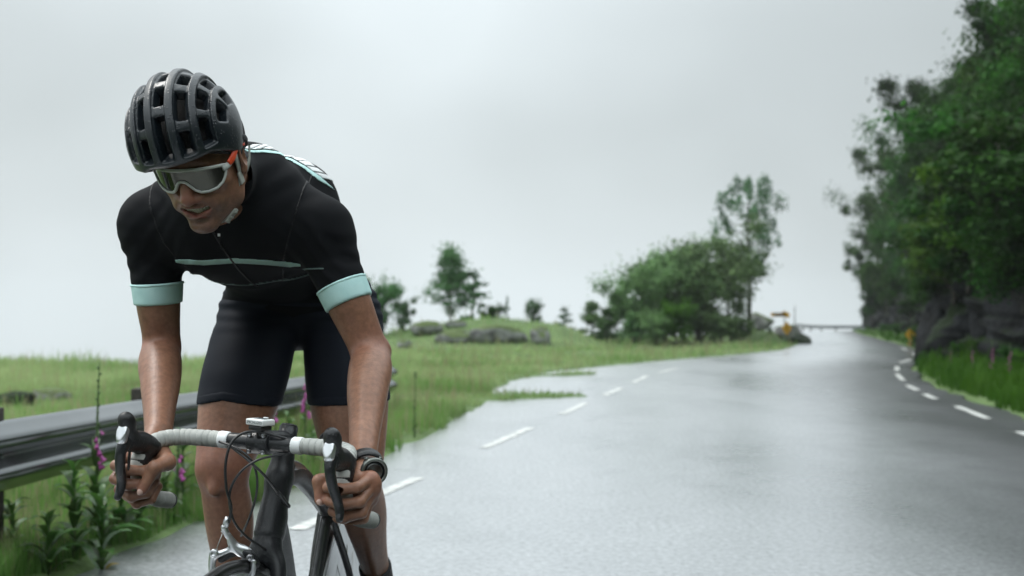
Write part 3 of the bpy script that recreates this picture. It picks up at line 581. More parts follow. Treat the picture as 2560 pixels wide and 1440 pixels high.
# ================================================================== bicycle coordinates: f forward, s to the rider's left, w up
B_YAW, B_LEAN, B_STEER = math.radians(3.5), math.radians(6.5), math.radians(-13)
B_O = np.array([-.574, 2.245, 0.0])
_fw = np.array([-math.sin(B_YAW), -math.cos(B_YAW), 0]); _lf0 = np.array([math.cos(B_YAW), -math.sin(B_YAW), 0]); _z = np.array([0, 0, 1.])
_up = math.cos(B_LEAN) * _z + math.sin(B_LEAN) * _lf0; _lf = math.cos(B_LEAN) * _lf0 - math.sin(B_LEAN) * _z
def BK(f, s, w): return B_O + f * _fw + s * _lf + w * _up
ST_P = np.array([-.15, 0, .673]); ST_D = unit([-.292, 0, .956])
def _rot(v, ang):
    c, s = math.cos(ang), math.sin(ang); return v * c + np.cross(ST_D, v) * s + ST_D * np.dot(ST_D, v) * (1 - c)
def ST(f, s, w):
    """a point on the steered parts (bar, stem, fork, front wheel)"""
    p = ST_P + _rot(np.array([f, s, w], float) - ST_P, B_STEER); return BK(*p)
BAR0 = np.array([-.105, 0, .886])
def BR(f, s, w): return ST(BAR0[0] + f, s, BAR0[2] + w)      # relative to the bar clamp
BAR_HALF = [(0, 0, 0), (0, .05, 0), (0, .14, 0), (.005, .172, -.001), (.026, .196, -.004), (.056, .207, -.012), (.08, .212, -.028), (.087, .214, -.055), (.076, .216, -.085), (.05, .218, -.108), (.012, .22, -.126), (-.045, .223, -.138)]
def px(p): return (CX + p[0] / p[1] * FPX, HY - (p[2] - CAMH) / p[1] * FPX)
# ================================================================== smooth solids on a voxel grid
class Sdf:
    def __init__(s): s.ops = []
    def add(s, fn, lo, hi, k=.01, mode='u'): s.ops.append((fn, np.asarray(lo, float), np.asarray(hi, float), k, mode)); return s
    def cap(s, a, b, ra, rb, k=.01, mode='u', flat=None, xf=None):
        if xf: a, b = xf(a), xf(b)
        a, b = np.asarray(a, float), np.asarray(b, float)
        fd = None
        if flat is not None:
            fd = unit(flat[0] if xf is None else xf(flat[0], True)); fs = 1 / flat[1] - 1
        def warp(x): return x + fd * np.dot(x, fd) * fs
        A, B = (a, b)
        if fd is not None: A, B = warp(a), warp(b)
        ba = B - A; L2 = np.dot(ba, ba) + 1e-12
        def fn(X, Y, Z):
            if fd is not None:
                q = (X * fd[0] + Y * fd[1] + Z * fd[2]) * fs
                X, Y, Z = X + fd[0] * q, Y + fd[1] * q, Z + fd[2] * q
            x, y, z = X - A[0], Y - A[1], Z - A[2]
            t = np.clip((x * ba[0] + y * ba[1] + z * ba[2]) / L2, 0, 1)
            d = np.sqrt((x - t * ba[0]) ** 2 + (y - t * ba[1]) ** 2 + (z - t * ba[2]) ** 2) - (ra + (rb - ra) * t)
            return d * (min(1.0, flat[1]) if flat is not None else 1.0)
        r = max(ra, rb) * (max(1, flat[1]) if flat is not None else 1)
        return s.add(fn, np.minimum(a, b) - r, np.maximum(a, b) + r, k, mode)
    def chain(s, P, R, k=.006, mode='u', flat=None, xf=None):
        for i in range(len(P) - 1): s.cap(P[i], P[i + 1], R[i], R[i + 1], k, mode, flat, xf)
        return s
    def limb(s, P, R, k=.02, mode='u', n=5):
        """smooth tapered limb along a spline through P with radii R"""
        Q = catmull(np.c_[np.asarray(P, float), np.asarray(R, float)], n)
        def fn(X, Y, Z):
            D = None
            for i in range(len(Q) - 1):
                a, ra, rb = Q[i, :3], Q[i, 3], Q[i + 1, 3]; ba = Q[i + 1, :3] - a; L2 = np.dot(ba, ba) + 1e-12
                x, y, z = X - np.float32(a[0]), Y - np.float32(a[1]), Z - np.float32(a[2])
                t = np.clip((x * np.float32(ba[0]) + y * np.float32(ba[1]) + z * np.float32(ba[2])) / np.float32(L2), 0, 1)
                d = np.sqrt((x - t * np.float32(ba[0])) ** 2 + (y - t * np.float32(ba[1])) ** 2 + (z - t * np.float32(ba[2])) ** 2) - (np.float32(ra) + np.float32(rb - ra) * t)
                D = d if D is None else np.minimum(D, d)
            return D
        r = Q[:, 3].max(); return s.add(fn, Q[:, :3].min(0) - r, Q[:, :3].max(0) + r, k, mode)
    def ell(s, c, r, R=None, k=.01, mode='u', xf=None):
        """ellipsoid; R rows are its axes"""
        R = np.eye(3) if R is None else np.asarray(R, float)
        if xf: c = xf(c); R = np.array([xf(v, True) for v in R])
        c = np.asarray(c, float); r = np.asarray(r, float)
        def fn(X, Y, Z):
            x, y, z = X - c[0], Y - c[1], Z - c[2]
            q = [(R[i][0] * x + R[i][1] * y + R[i][2] * z) / r[i] for i in range(3)]
            k0 = np.sqrt(q[0] ** 2 + q[1] ** 2 + q[2] ** 2); k1 = np.sqrt((q[0] / r[0]) ** 2 + (q[1] / r[1]) ** 2 + (q[2] / r[2]) ** 2) + 1e-9
            return k0 * (k0 - 1) / k1
        e = np.sqrt(((R * r[:, None]) ** 2).sum(0)); return s.add(fn, c - e, c + e, k, mode)
    def grid(s, lo, hi, h, init=.2):
        lo, hi = np.asarray(lo, float), np.asarray(hi, float)
        ax = [np.arange(lo[i], hi[i] + h, h, dtype=np.float32) for i in range(3)]
        D = np.full([len(a) for a in ax], init, np.float32)
        for fn, l, u, k, mode in s.ops:
            m = k + 4 * h; sl = []
            for i in range(3):
                a, b = np.searchsorted(ax[i], l[i] - m), np.searchsorted(ax[i], u[i] + m); sl.append(slice(a, b))
            if any(x.start >= x.stop for x in sl): continue
            X = ax[0][sl[0]][:, None, None]; Y = ax[1][sl[1]][None, :, None]; Z = ax[2][sl[2]][None, None, :]
            d = fn(X, Y, Z).astype(np.float32); v = D[tuple(sl)]
            if mode == 'u': hh = np.clip(k - np.abs(v - d), 0, None) / k; D[tuple(sl)] = np.minimum(v, d) - hh * hh * k * .25
            elif mode == 's': hh = np.clip(k - np.abs(v + d), 0, None) / k; D[tuple(sl)] = np.maximum(v, -d) + hh * hh * k * .25
        return ax, D
def nets(ax, D):
    """surface nets: quads on the zero set of D"""
    ins = D < 0; c = np.zeros([n - 1 for n in D.shape], np.uint8)
    for i in (0, 1):
        for j in (0, 1):
            for k in (0, 1): c += ins[i:i + c.shape[0], j:j + c.shape[1], k:k + c.shape[2]]
    act = np.argwhere((c > 0) & (c < 8)); idx = np.full(c.shape, -1, np.int32); idx[tuple(act.T)] = np.arange(len(act), dtype=np.int32)
    acc = np.zeros((len(act), 3), np.float32); cnt = np.zeros(len(act), np.float32)
    cor = [(i, j, k) for i in (0, 1) for j in (0, 1) for k in (0, 1)]
    val = {o: D[act[:, 0] + o[0], act[:, 1] + o[1], act[:, 2] + o[2]] for o in cor}
    for o in cor:
        for a in range(3):
            if o[a] == 0:
                q = tuple(o[i] + (1 if i == a else 0) for i in range(3)); u, v = val[o], val[q]; m = (u < 0) != (v < 0)
                t = np.where(m, u / np.where(m, u - v, 1), 0)
                for i in range(3): acc[:, i] += np.where(m, (t if i == a else o[i]), 0)
                cnt += m
    h = float(ax[0][1] - ax[0][0]); P = (act + acc / cnt[:, None]) * h + np.array([a[0] for a in ax])
    Fs = []
    for a in range(3):
        b, g = (a + 1) % 3, (a + 2) % 3
        s0 = [slice(None)] * 3; s1 = [slice(None)] * 3; s0[a] = slice(0, -1); s1[a] = slice(1, None)
        A, B_ = ins[tuple(s0)], ins[tuple(s1)]; e = np.argwhere(A != B_); fl = A[tuple(e.T)]
        ok = np.ones(len(e), bool)
        for x in (b, g): ok &= (e[:, x] > 0) & (e[:, x] < D.shape[x] - 1)
        e = e[ok]; fl = fl[ok]
        def cell(db, dg): q = e.copy(); q[:, b] += db; q[:, g] += dg; return idx[tuple(q.T)]
        Q = np.stack([cell(-1, -1), cell(0, -1), cell(0, 0), cell(-1, 0)], 1); Q[~fl] = Q[~fl][:, ::-1]; Fs.append(Q)
    return P.astype(np.float64), np.concatenate(Fs)
def gridxyz(ax): return ax[0][:, None, None], ax[1][None, :, None], ax[2][None, None, :]
def smax(a, b, k): h = np.clip(k - np.abs(a - b), 0, None) / k; return np.maximum(a, b) + h * h * k * .25
# ================================================================== the rider
SHL, SHR = W(792, 566, 2.62), W(382, 550, 2.67)
ELL, ELR = W(926, 882, 2.60), W(405, 868, 2.70)
WRL, WRR = W(908, 1128, 2.34), W(396, 1082, 2.46)
HPL, HPR = W(856, 800, 3.08), W(650, 790, 3.05)
KNL, KNR = W(890, 1195, 2.90), W(556, 1170, 2.82)
ANL, ANR = W(945, 1452, 3.20), np.array([-.66, 2.92, .36])
CH, AB, PV = np.array([-.607, 2.715, 1.345]), np.array([-.580, 2.93, 1.292]), np.array([-.548, 3.12, 1.185])
HC = W(512, 407, 2.36); HS = .94
# head axes: yaw to the picture left, pitched down
def head_axes(yaw, pitch, roll):
    f0 = np.array([-math.sin(yaw), -math.cos(yaw), 0]); l = np.array([math.cos(yaw), -math.sin(yaw), 0]); z = np.array([0, 0, 1.])
    f = math.cos(pitch) * f0 - math.sin(pitch) * z; u = math.sin(pitch) * f0 + math.cos(pitch) * z
    l2 = math.cos(roll) * l + math.sin(roll) * u; u2 = math.cos(roll) * u - math.sin(roll) * l
    return l2, f, u2
HL, HF, HU = head_axes(math.radians(11), math.radians(32), math.radians(4))
def HX(p, vec=False):
    p = np.array(p, float)
    if not vec and p[2] < 0: p[2] *= .90
    v = HL * p[0] + HF * p[1] + HU * p[2]; return v if vec else HC + v * HS
m_skin = bpy.data.materials.new('skin'); m_skin.use_nodes = True
def skin_nodes():
    t = m_skin.node_tree; N = t.nodes; p = N['Principled BSDF']; l = t.links.new
    c = N.new('ShaderNodeTexCoord'); n = N.new('ShaderNodeTexNoise'); n.inputs['Scale'].default_value = 14; n.inputs['Detail'].default_value = 5; l(c.outputs['Object'], n.inputs['Vector'])
    r = N.new('ShaderNodeValToRGB'); r.color_ramp.elements[0].position = .3; r.color_ramp.elements[1].position = .7
    r.color_ramp.elements[0].color = (.225, .108, .066, 1); r.color_ramp.elements[1].color = (.31, .155, .098, 1); l(n.outputs['Fac'], r.inputs['Fac'])
    at_ = N.new('ShaderNodeAttribute'); at_.attribute_name = 'lip'; mx = N.new('ShaderNodeMix'); mx.data_type = 'RGBA'; mx.inputs['B'].default_value = (.33, .125, .10, 1)
    l(at_.outputs['Fac'], mx.inputs['Factor']); l(r.outputs['Color'], mx.inputs['A']); l(mx.outputs['Result'], p.inputs['Base Color'])
    v = N.new('ShaderNodeTexNoise'); v.inputs['Scale'].default_value = 95; v.inputs['Detail'].default_value = 4; l(c.outputs['Object'], v.inputs['Vector'])
    vr = N.new('ShaderNodeMapRange'); vr.inputs['From Min'].default_value = .35; vr.inputs['From Max'].default_value = .7; vr.inputs['To Min'].default_value = .82; vr.inputs['To Max'].default_value = 1.12; l(v.outputs['Fac'], vr.inputs['Value'])
    hs = N.new('ShaderNodeHueSaturation'); l(vr.outputs['Result'], hs.inputs['Value']); l(mx.outputs['Result'], hs.inputs['Color'])
    rj = N.new('ShaderNodeAttribute'); rj.attribute_name = 'flush'; m3 = N.new('ShaderNodeMix'); m3.data_type = 'RGBA'; m3.inputs['B'].default_value = (.36, .135, .10, 1); l(rj.outputs['Fac'], m3.inputs['Factor']); l(hs.outputs['Color'], m3.inputs['A'])
    sb = N.new('ShaderNodeAttribute'); sb.attribute_name = 'stubble'; sn = N.new('ShaderNodeTexNoise'); sn.inputs['Scale'].default_value = 420; sn.inputs['Detail'].default_value = 2; l(c.outputs['Object'], sn.inputs['Vector'])
    sm_ = N.new('ShaderNodeMath'); sm_.operation = 'MULTIPLY'; l(sb.outputs['Fac'], sm_.inputs[0]); l(sn.outputs['Fac'], sm_.inputs[1]); m4 = N.new('ShaderNodeMix'); m4.data_type = 'RGBA'; m4.inputs['B'].default_value = (.09, .06, .05, 1); l(sm_.outputs['Value'], m4.inputs['Factor']); l(m3.outputs['Result'], m4.inputs['A']); l(m4.outputs['Result'], p.inputs['Base Color'])
    n2 = N.new('ShaderNodeTexNoise'); n2.inputs['Scale'].default_value = 260; n2.inputs['Detail'].default_value = 2; l(c.outputs['Object'], n2.inputs['Vector'])
    b = N.new('ShaderNodeBump'); b.inputs['Strength'].default_value = .45; b.inputs['Distance'].default_value = .0012; l(n2.outputs['Fac'], b.inputs['Height']); l(b.outputs['Normal'], p.inputs['Normal'])
    p.inputs['Roughness'].default_value = .42; p.inputs['Specular IOR Level'].default_value = .36
    p.inputs['Subsurface Weight'].default_value = .12; p.inputs['Subsurface Radius'].default_value = (.012, .005, .003); p.inputs['Subsurface Scale'].default_value = .5
skin_nodes()
m_jersey = mat('jersey_black', (.0055, .006, .0075), .8, bump=(420, .3, .0006), spec=.12)
m_shorts = mat('shorts_navy', (.008, .0105, .017), .75, bump=(500, .3, .0006), spec=.16)
m_mint = mat('mint_fabric', (.48, .74, .72), .7, bump=(500, .25, .0005), noise=(40, 3), col2=(.55, .80, .78))
m_white = mat('white_print', (.75, .76, .77), .6)
m_teeth = mat('teeth', (.72, .68, .58), .25); m_mouth = mat('mouth_inside', (.07, .015, .015), .6); m_hair = mat('brown_hair', (.004, .003, .003), .85, bump=(300, .6, .002)); m_nail = mat('finger_nail', (.55, .36, .30), .3)

def torso(S, o=0.0):
    sp = unit(PV - CH); lat = unit(np.cross(sp, [0, 0, 1.])); lat = np.array([1., 0.05, 0]); lat = unit(lat - sp * np.dot(lat, sp)); ap = np.cross(sp, lat); ap = ap if ap[2] > 0 else -ap
    Rm = np.array([lat, sp, ap])
    S.ell(CH, (.165 + o, .20, .137 + o), Rm, .05)
    S.ell(CH + ap * .04 + sp * .06, (.150 + o, .20, .095 + o), Rm, .05)                # rounded upper back
    S.ell(AB, (.155 + o, .20, .118 + o), Rm, .06)
    S.ell(PV, (.172 + o, .13, .128 + o), Rm, .06)
    for sh, sg in ((SHL, 1), (SHR, -1)):
        m = CH + lat * sg * .075 - sp * .055 - ap * .045
        S.cap(m, sh - ap * .02, .082 + o, .058 + o, .05)                                # chest to shoulder
        m = CH + lat * sg * .06 - sp * .10 + ap * .07
        S.cap(m, sh + ap * .0, .052 + o, .046 + o, .045)                                # trapezius
        S.ell(np.array([-.605 + sg * .095, 2.84, 1.400]), (.095 + o, .14, .086 + o), np.array([lat, sp, ap]), .05)   # shoulder blade
        S.cap(sh + sp * .05 + ap * .0, AB + lat * sg * .10 - sp * .04, .060 + o, .06 + o, .06)   # lat
    S.cap(PV, HPL, .105 + o, .098 + o, .05); S.cap(PV, HPR, .105 + o, .098 + o, .05)
    S.cap(PV + np.array([0, -.02, -.055]), PV + np.array([0, .03, -.065]), .055 + o, .055 + o, .03)
    return lat, sp, ap
def arm(S, sh, el, wr, side, o=0.0, k=.03):
    d = unit(el - sh); f = np.array([0, -1., 0])
    S.limb([sh, sh + d * .05, sh + d * .13, sh + (el - sh) * .62, el], [.057 + o, .056 + o, .051 + o, .0465 + o, .040 + o], k)
    S.ell(sh + d * .17 + f * .016, (.033 + o, .075, .040 + o), np.array([np.cross(d, f), d, f]), k)     # biceps
    if o == 0:
        e = wr - el; u = unit(e)
        S.limb([el, el + e * .22, el + e * .45, el + e * .75, wr], [.039, .044, .042, .033, .0275], .012)
        out = np.array([side, -.35, 0]); out = unit(out - u * np.dot(out, u))
        S.ell(el + e * .20 + out * .025, (.023, .068, .026), np.array([out, u, np.cross(out, u)]), .011)
        S.ell(el + e * .30 - out * .017 + f * .027, (.018, .075, .018), np.array([out, u, np.cross(out, u)]), .009)
        S.ell(el + np.array([side * .022, .016, .002]), (.017, .017, .022), None, .02)
        # tendons and the hollow between the forearm muscles
        for a0, a1, a2, r_ in ((.25, .55, .9, .0017), (.15, .5, .8, .0014)):
            sgn = 1 if r_ > .0015 else -1
            S.limb([el + e * a0 + f * .046 + out * .016 * sgn, el + e * a1 + f * .0425 + out * .004 * sgn, el + e * a2 + f * .0275 - out * .006 * sgn], [r_, r_ * 1.1, r_], .006)
        S.cap(el + e * .62 + f * .026 + out * .010, wr + f * .024 + out * .008, .0045, .004, .006)
        S.cap(el + e * .55 - out * .016 + f * .026, wr - out * .012 + f * .022, .0045, .0038, .006)
def leg(S, hp, kn, an, o=0.0, skin=True):
    d = kn - hp; u = unit(d)
    S.limb([hp, hp + d * .25, hp + d * .5, hp + d * .78, kn], [.094 + o, .101 + o, .098 + o, .080 + o, .060 + o], .02, n=8)
    f = np.array([0, -1., 0]); f = unit(f - u * np.dot(f, u)); lt = np.cross(u, f)
    S.ell(hp + d * .5 + f * .022, (.075 + o, .15, .078 + o), np.array([lt, u, f]), .03)
    S.ell(hp + d * .78 + f * .018 + lt * .026, (.032 + o, .062, .04 + o), np.array([lt, u, f]), .02); S.ell(hp + d * .80 + f * .018 - lt * .026, (.03 + o, .058, .04 + o), np.array([lt, u, f]), .02)
    if skin:
        S.ell(kn + f * .032 + u * .0, (.030, .036, .026), np.array([lt, u, f]), .022)
        S.ell(kn + f * .026 + u * .055, (.016, .03, .018), np.array([lt, u, f]), .018)
        e = an - kn; v = unit(e); b = np.array([0, 1., 0]); b = unit(b - v * np.dot(b, v)); l2 = np.cross(v, b)
        S.limb([kn, kn + e * .2, kn + e * .4, kn + e * .7, an], [.056, .054, .052, .040, .034], .02)
        S.ell(kn + e * .28 + b * .024 + l2 * .016, (.036, .105, .042), np.array([l2, v, b]), .02); S.ell(kn + e * .26 + b * .024 - l2 * .018, (.034, .10, .042), np.array([l2, v, b]), .02)
        S.cap(kn + e * .15 - b * .040, kn + e * .8 - b * .026, .014, .010, .016)           # shin
def hand(S, side):
    """a fist closed round the hook of the bar"""
    wr = WRL if side > 0 else WRR
    C = catmull([BR(f, side * s, w) for f, s, w in BAR_HALF], 12); ln = np.r_[0, np.cumsum(np.linalg.norm(np.diff(C, axis=0), axis=1))]
    e_s = unit(BR(0, side, 0) - BR(0, 0, 0))
    def fr(q):
        c = np.array([np.interp(q, ln, C[:, i]) for i in range(3)]); c2 = np.array([np.interp(q + .004, ln, C[:, i]) for i in range(3)]); t = unit(c2 - c)
        o = unit(e_s - t * np.dot(e_s, t)); f = np.cross(t, o); 
        if np.dot(f, BR(1, 0, -1) - BR(0, 0, 0)) < 0: f = -f
        return c, t, o, f
    def pt(q, ang, r, along=0):
        c, t, o, f = fr(q); a = math.radians(ang); return c + (o * math.cos(a) + f * math.sin(a)) * r + t * along
    q0 = HAND_Q
    nails = []; kn = []
    for i in range(4):
        q = q0 + i * .0205; sc = (1.0, 1.06, 1.0, .86)[i]; r = (.0098, .0100, .0094, .0084)[i]
        A = [pt(q - .004, -32, .052 * sc, -.004), pt(q - .001, 26, .0425 * sc), pt(q, 78, .0305), pt(q, 140, .0275), pt(q, 205, .0265), pt(q, 250, .0255)]
        S.chain(A[:3], [r * 1.12, r * 1.04, r * 1.06], .004); S.chain(A[2:], [r * 1.06, r * .98, r * .95, r * .86], .003)
        kn.append(A[0])
        S.ell(A[0] + (A[0] - pt(q, -38, 0)) * .06, (r * 1.28,) * 3, None, .006); S.ell(A[2], (r * 1.12,) * 3, None, .004)
    pal = [pt(q0 + .0 + i * .0205, 262, .036) for i in range(4)]
    pc = np.mean(pal + kn, axis=0)
    for a, b in zip(pal, kn): S.cap(a, b, .0135, .0125, .012)
    S.cap(wr, (kn[0] + pal[0]) / 2, .0225, .018, .008); S.cap(wr, (kn[3] + pal[3]) / 2, .0205, .015, .008); S.cap(wr, pc, .0235, .018, .008)
    for a in kn: S.cap(wr + (a - wr) * .35, a, .010, .0085, .010)
    # thumb: from the wrist, over the inner side of the bar
    th = [wr + (pal[0] - wr) * .35, pt(q0 - .018, 228, .050), pt(q0 - .006, 182, .046), pt(q0 + .022, 160, .044)] if side > 0 else [wr + (pal[0] - wr) * .30, pt(q0 - .024, 205, .052), pt(q0 - .006, 160, .048), pt(q0 + .022, 128, .046)]
    S.chain(th, [.018, .0155, .0128, .0102], .008)
    return th, kn
HAND_Q = 0.297
BODY = Sdf()
LAT, SPN, APX = torso(BODY)
arm(BODY, SHL, ELL, WRL, 1); arm(BODY, SHR, ELR, WRR, -1)
leg(BODY, HPL, KNL, ANL); leg(BODY, HPR, KNR, ANR)
TH_L, KN_L = hand(BODY, 1); TH_R, KN_R = hand(BODY, -1)
# neck
T1 = CH - SPN * .13 + APX * .06
BODY.cap(T1 + np.array([0, .03, -.01]), HX((0, -.035, -.03)), .062, .054, .04); BODY.cap(T1 + np.array([0, -.02, -.06]), HX((0, .01, -.06)), .05, .045, .03)
for s in (1, -1): BODY.cap(T1 + LAT * s * .06 + np.array([0, -.02, -.05]), HX((s * .052, -.01, -.035)), .016, .016, .02)
def head(S):
    x = HX
    S.ell((0, -.012, .046), (.076, .098, .084), None, .01, xf=x)
    S.ell((0, .030, -.022), (.061, .064, .085), None, .03, xf=x)
    for s in (1, -1):
        S.cap((s * .056, -.004, -.035), (s * .050, .022, -.078), .020, .017, .02, xf=x)       # jaw angle
        S.cap((s * .050, .022, -.078), (s * .014, .079, -.110), .017, .0155, .02, xf=x)
        S.ell((s * .047, .060, -.016), (.024, .024, .018), None, .02, xf=x)                     # cheekbone
        S.ell((s * .034, .070, -.052), (.020, .020, .026), None, .02, xf=x)                     # cheek
    S.ell((0, .083, -.110), (.022, .017, .017), None, .018, xf=x)
    S.ell((0, .080, .032), (.050, .014, .013), None, .025, xf=x)
    S.ell((0, .074, -.066), (.033, .027, .030), None, .018, xf=x)
    for s in (1, -1): S.ell((s * .032, .094, .010), (.017, .012, .012), None, .012, 's', xf=x)
    S.chain([(0, .092, .016), (0, .104, -.010), (0, .1165, -.030)], [.0095, .0105, .0125], .010, xf=x)
    S.ell((0, .115, -.0345), (.0125, .0105, .0105), None, .006, xf=x)
    for s in (1, -1):
        S.ell((s * .0135, .1025, -.0375), (.0085, .0125, .0085), None, .006, xf=x)
        S.ell((s * .0065, .108, -.0455), (.0035, .006, .004), None, .003, 's', xf=x)
        S.cap((s * .019, .100, -.040), (s * .036, .086, -.068), .0035, .0028, .012, 's', xf=x)  # smile fold
        S.cap((s * .024, .096, -.036), (s * .041, .082, -.060), .0085, .007, .014, xf=x)
    # grimacing mouth: lips round an open slot
    up = [(-.031, .086, -.0640), (-.015, .0980, -.0590), (0, .1010, -.0585), (.015, .0980, -.0590), (.031, .086, -.0640)]
    lo = [(-.031, .086, -.0650), (-.018, .0950, -.0800), (0, .0980, -.0840), (.018, .0950, -.0800), (.031, .086, -.0650)]
    S.chain(up, [.0035, .0044, .0043, .0044, .0035], .006, xf=x); S.chain(lo, [.0035, .0052, .0058, .0052, .0035], .006, xf=x)
    S.chain([(-.028, .096, -.0660), (0, .104, -.0710), (.028, .096, -.0660)], [.0040, .0082, .0040], .003, 's', xf=x)
    S.chain([(-.023, .088, -.0670), (0, .094, -.0710), (.023, .088, -.0670)], [.0050, .0078, .0050], .003, 's', xf=x)
    S.ell((0, .0985, -.0960), (.014, .004, .0035), None, .012, 's', xf=x)
    for s in (1, -1):
        S.ell((s * .080, -.010, .002), (.0085, .0205, .031), np.array([(.93, -.36 * s, 0), (.36 * s, .93, 0), (0, 0, 1.)]), .006, xf=x)
        S.ell((s * .088, -.006, .006), (.006, .0115, .018), np.array([(.93, -.36 * s, 0), (.36 * s, .93, 0), (0, 0, 1.)]), .004, 's', xf=x)
        S.ell((s * .083, .002, -.024), (.006, .008, .009), None, .004, xf=x)
head(BODY)
ME_V, ME_F, nv = [], [], 0
def put_grid(lo, hi, h):
    global nv
    ax, D = BODY.grid(lo, hi, h); v, f = nets(ax, D); ME_V.append(v); ME_F.append(f + nv); nv += len(v)
# one skin, sampled finer at the head and hands
def bb(P, m): P = np.array(P); return P.min(0) - m, P.max(0) + m
zc = HX((0, -.02, -.02))
put_grid(HC - np.array([.14, .19, .185]), HC + np.array([.14, .16, .16]), .0018)
lo, hi = bb([WRL] + KN_L + TH_L, .045); put_grid(lo, hi, .0018)
HLB = (lo, hi)
lo, hi = bb([WRR] + KN_R + TH_R, .045); put_grid(lo, hi, .0018)
HRB = (lo, hi)
ax, D = BODY.grid((-.93, 2.30, .30), (-.18, 3.36, 1.60), .0038)
X, Y, Z = gridxyz(ax)
v, f = nets(ax, D)
hlo, hhi = HC - np.array([.14, .19, .185]), HC + np.array([.14, .16, .16])
cen = v[f].mean(1); drop = np.zeros(len(f), bool)
for l, u in ((hlo, hhi), HLB, HRB): drop |= np.all((cen > l + .006) & (cen < u - .006), axis=1)
f = f[~drop]
ME_V.append(v); ME_F.append(f + nv)
V, F = np.concatenate(ME_V), np.concatenate(ME_F)
person = thing('person', 'cyclist in black jersey with mint cuffs, crouched over the handlebar', 'person', (-.52, 2.9, 0.0))
body = mk('body', V, F, m_skin, person)
# lips are redder
loc = (V - HC) @ np.array([HL, HF, HU]).T
lipm = np.zeros(len(V), np.float32)
for pts, r in (([(-.031, .086, -.0640), (-.015, .0980, -.0590), (0, .1010, -.0585), (.015, .0980, -.0590), (.031, .086, -.0640)], .0046), ([(-.031, .086, -.0650), (-.018, .0950, -.0800), (0, .0980, -.0840), (.018, .0950, -.0800), (.031, .086, -.0650)], .0062)):
    c = catmull(pts, 8); d = np.min(np.linalg.norm(loc[:, None, :] - c[None], axis=2), axis=1) if False else None
    near = np.where((np.abs(loc[:, 0]) < .04) & (loc[:, 1] > .06) & (loc[:, 2] < -.035) & (loc[:, 2] > -.1))[0]
    cw_ = np.array([HX(q_) for q_ in c]); dd = np.min(np.linalg.norm(V[near][:, None, :] - cw_[None], axis=2), axis=1); lipm[near] = np.maximum(lipm[near], np.clip((r + .002 - dd) / .002, 0, 1))
at_ = body.data.attributes.new('lip', 'FLOAT', 'POINT'); at_.data.foreach_set('value', lipm)
fl = np.zeros(len(V), np.float32)
for c_, r_, a_ in [(KNL, .07, .6), (KNR, .07, .6), (ELL, .05, .5), (ELR, .05, .5), (HX((0, .115, -.03)), .022, .7)] + [(k_, .014, .8) for k_ in KN_L + KN_R] + [(TH_L[3], .015, .5), (TH_R[3], .015, .5)]:
    fl = np.maximum(fl, (a_ * np.exp(-(np.linalg.norm(V - c_, axis=1) / r_) ** 2)).astype(np.float32))
sb_ = (.75 * sstep(-.036, -.062, loc[:, 2]) * sstep(.005, .03, loc[:, 1]) * (np.abs(loc[:, 0]) < .09) * (loc[:, 2] > -.135) * (1 - lipm)).astype(np.float32)
at3 = body.data.attributes.new('stubble', 'FLOAT', 'POINT'); at3.data.foreach_set('value', sb_)
at2 = body.data.attributes.new('flush', 'FLOAT', 'POINT'); at2.data.foreach_set('value', fl)
# teeth: each tooth of the upper row
for i in range(8):
    a = (i - 3.5) * .0062; y = .0905 - a * a * 9
    Vt, Ft = box(HX((a, y, -.0680)), (.0058, .005, .0095), np.array([HL, HF, HU]).T, .0012)
    mk('tooth', Vt, Ft, m_teeth, person)
for i in range(8):
    a = (i - 3.5) * .0052; y = .0875 - a * a * 10
    Vt, Ft = box(HX((a, y, -.0775)), (.0048, .005, .008), np.array([HL, HF, HU]).T, .0012)
    mk('tooth', Vt, Ft, m_teeth, person)
# nails on the thumbs
for th_, sg in ((TH_L, 1), (TH_R, -1)):
    d_ = unit(th_[3] - th_[2]); o_ = np.array([0, -1., .15]); o_ = unit(o_ - d_ * np.dot(o_, d_)); q_ = np.cross(d_, o_); A_ = Sdf(); A_.ell(th_[3] + o_ * .0068 + d_ * .003, (.0062, .0075, .0042), np.array([q_, d_, o_]))
    lo, hi = bb([th_[3]], .02); ax, D = A_.grid(lo, hi, .0012); v, f = nets(ax, D); mk('nail', v, f, m_nail, person)
# ------------------------------------------------------------------ clothing grown over the body
def _wrn(X, Y, Z): return .0016 * vnoise(X * 22, Y * 22, Z * 34) 
J = Sdf(); torso(J, .0045); arm(J, SHL, ELL, WRL, 1, .0045); arm(J, SHR, ELR, WRR, -1, .0045)
J.cap(T1 + np.array([0, .02, -.005]), HX((0, -.035, -.055)) , .071, .070, .03)
hj = .0042
ax, D = J.grid((-.90, 2.42, 1.02), (-.24, 3.30, 1.58), hj); X, Y, Z = gridxyz(ax)
dl, dr = unit(ELL - SHL), unit(ELR - SHR)
cl, cr_ = SHL + dl * .140, SHR + dr * .142
nl, nr = dl, dr
sl_l = (X - cl[0]) * nl[0] + (Y - cl[1]) * nl[1] + (Z - cl[2]) * nl[2]; sl_r = (X - cr_[0]) * nr[0] + (Y - cr_[1]) * nr[1] + (Z - cr_[2]) * nr[2]
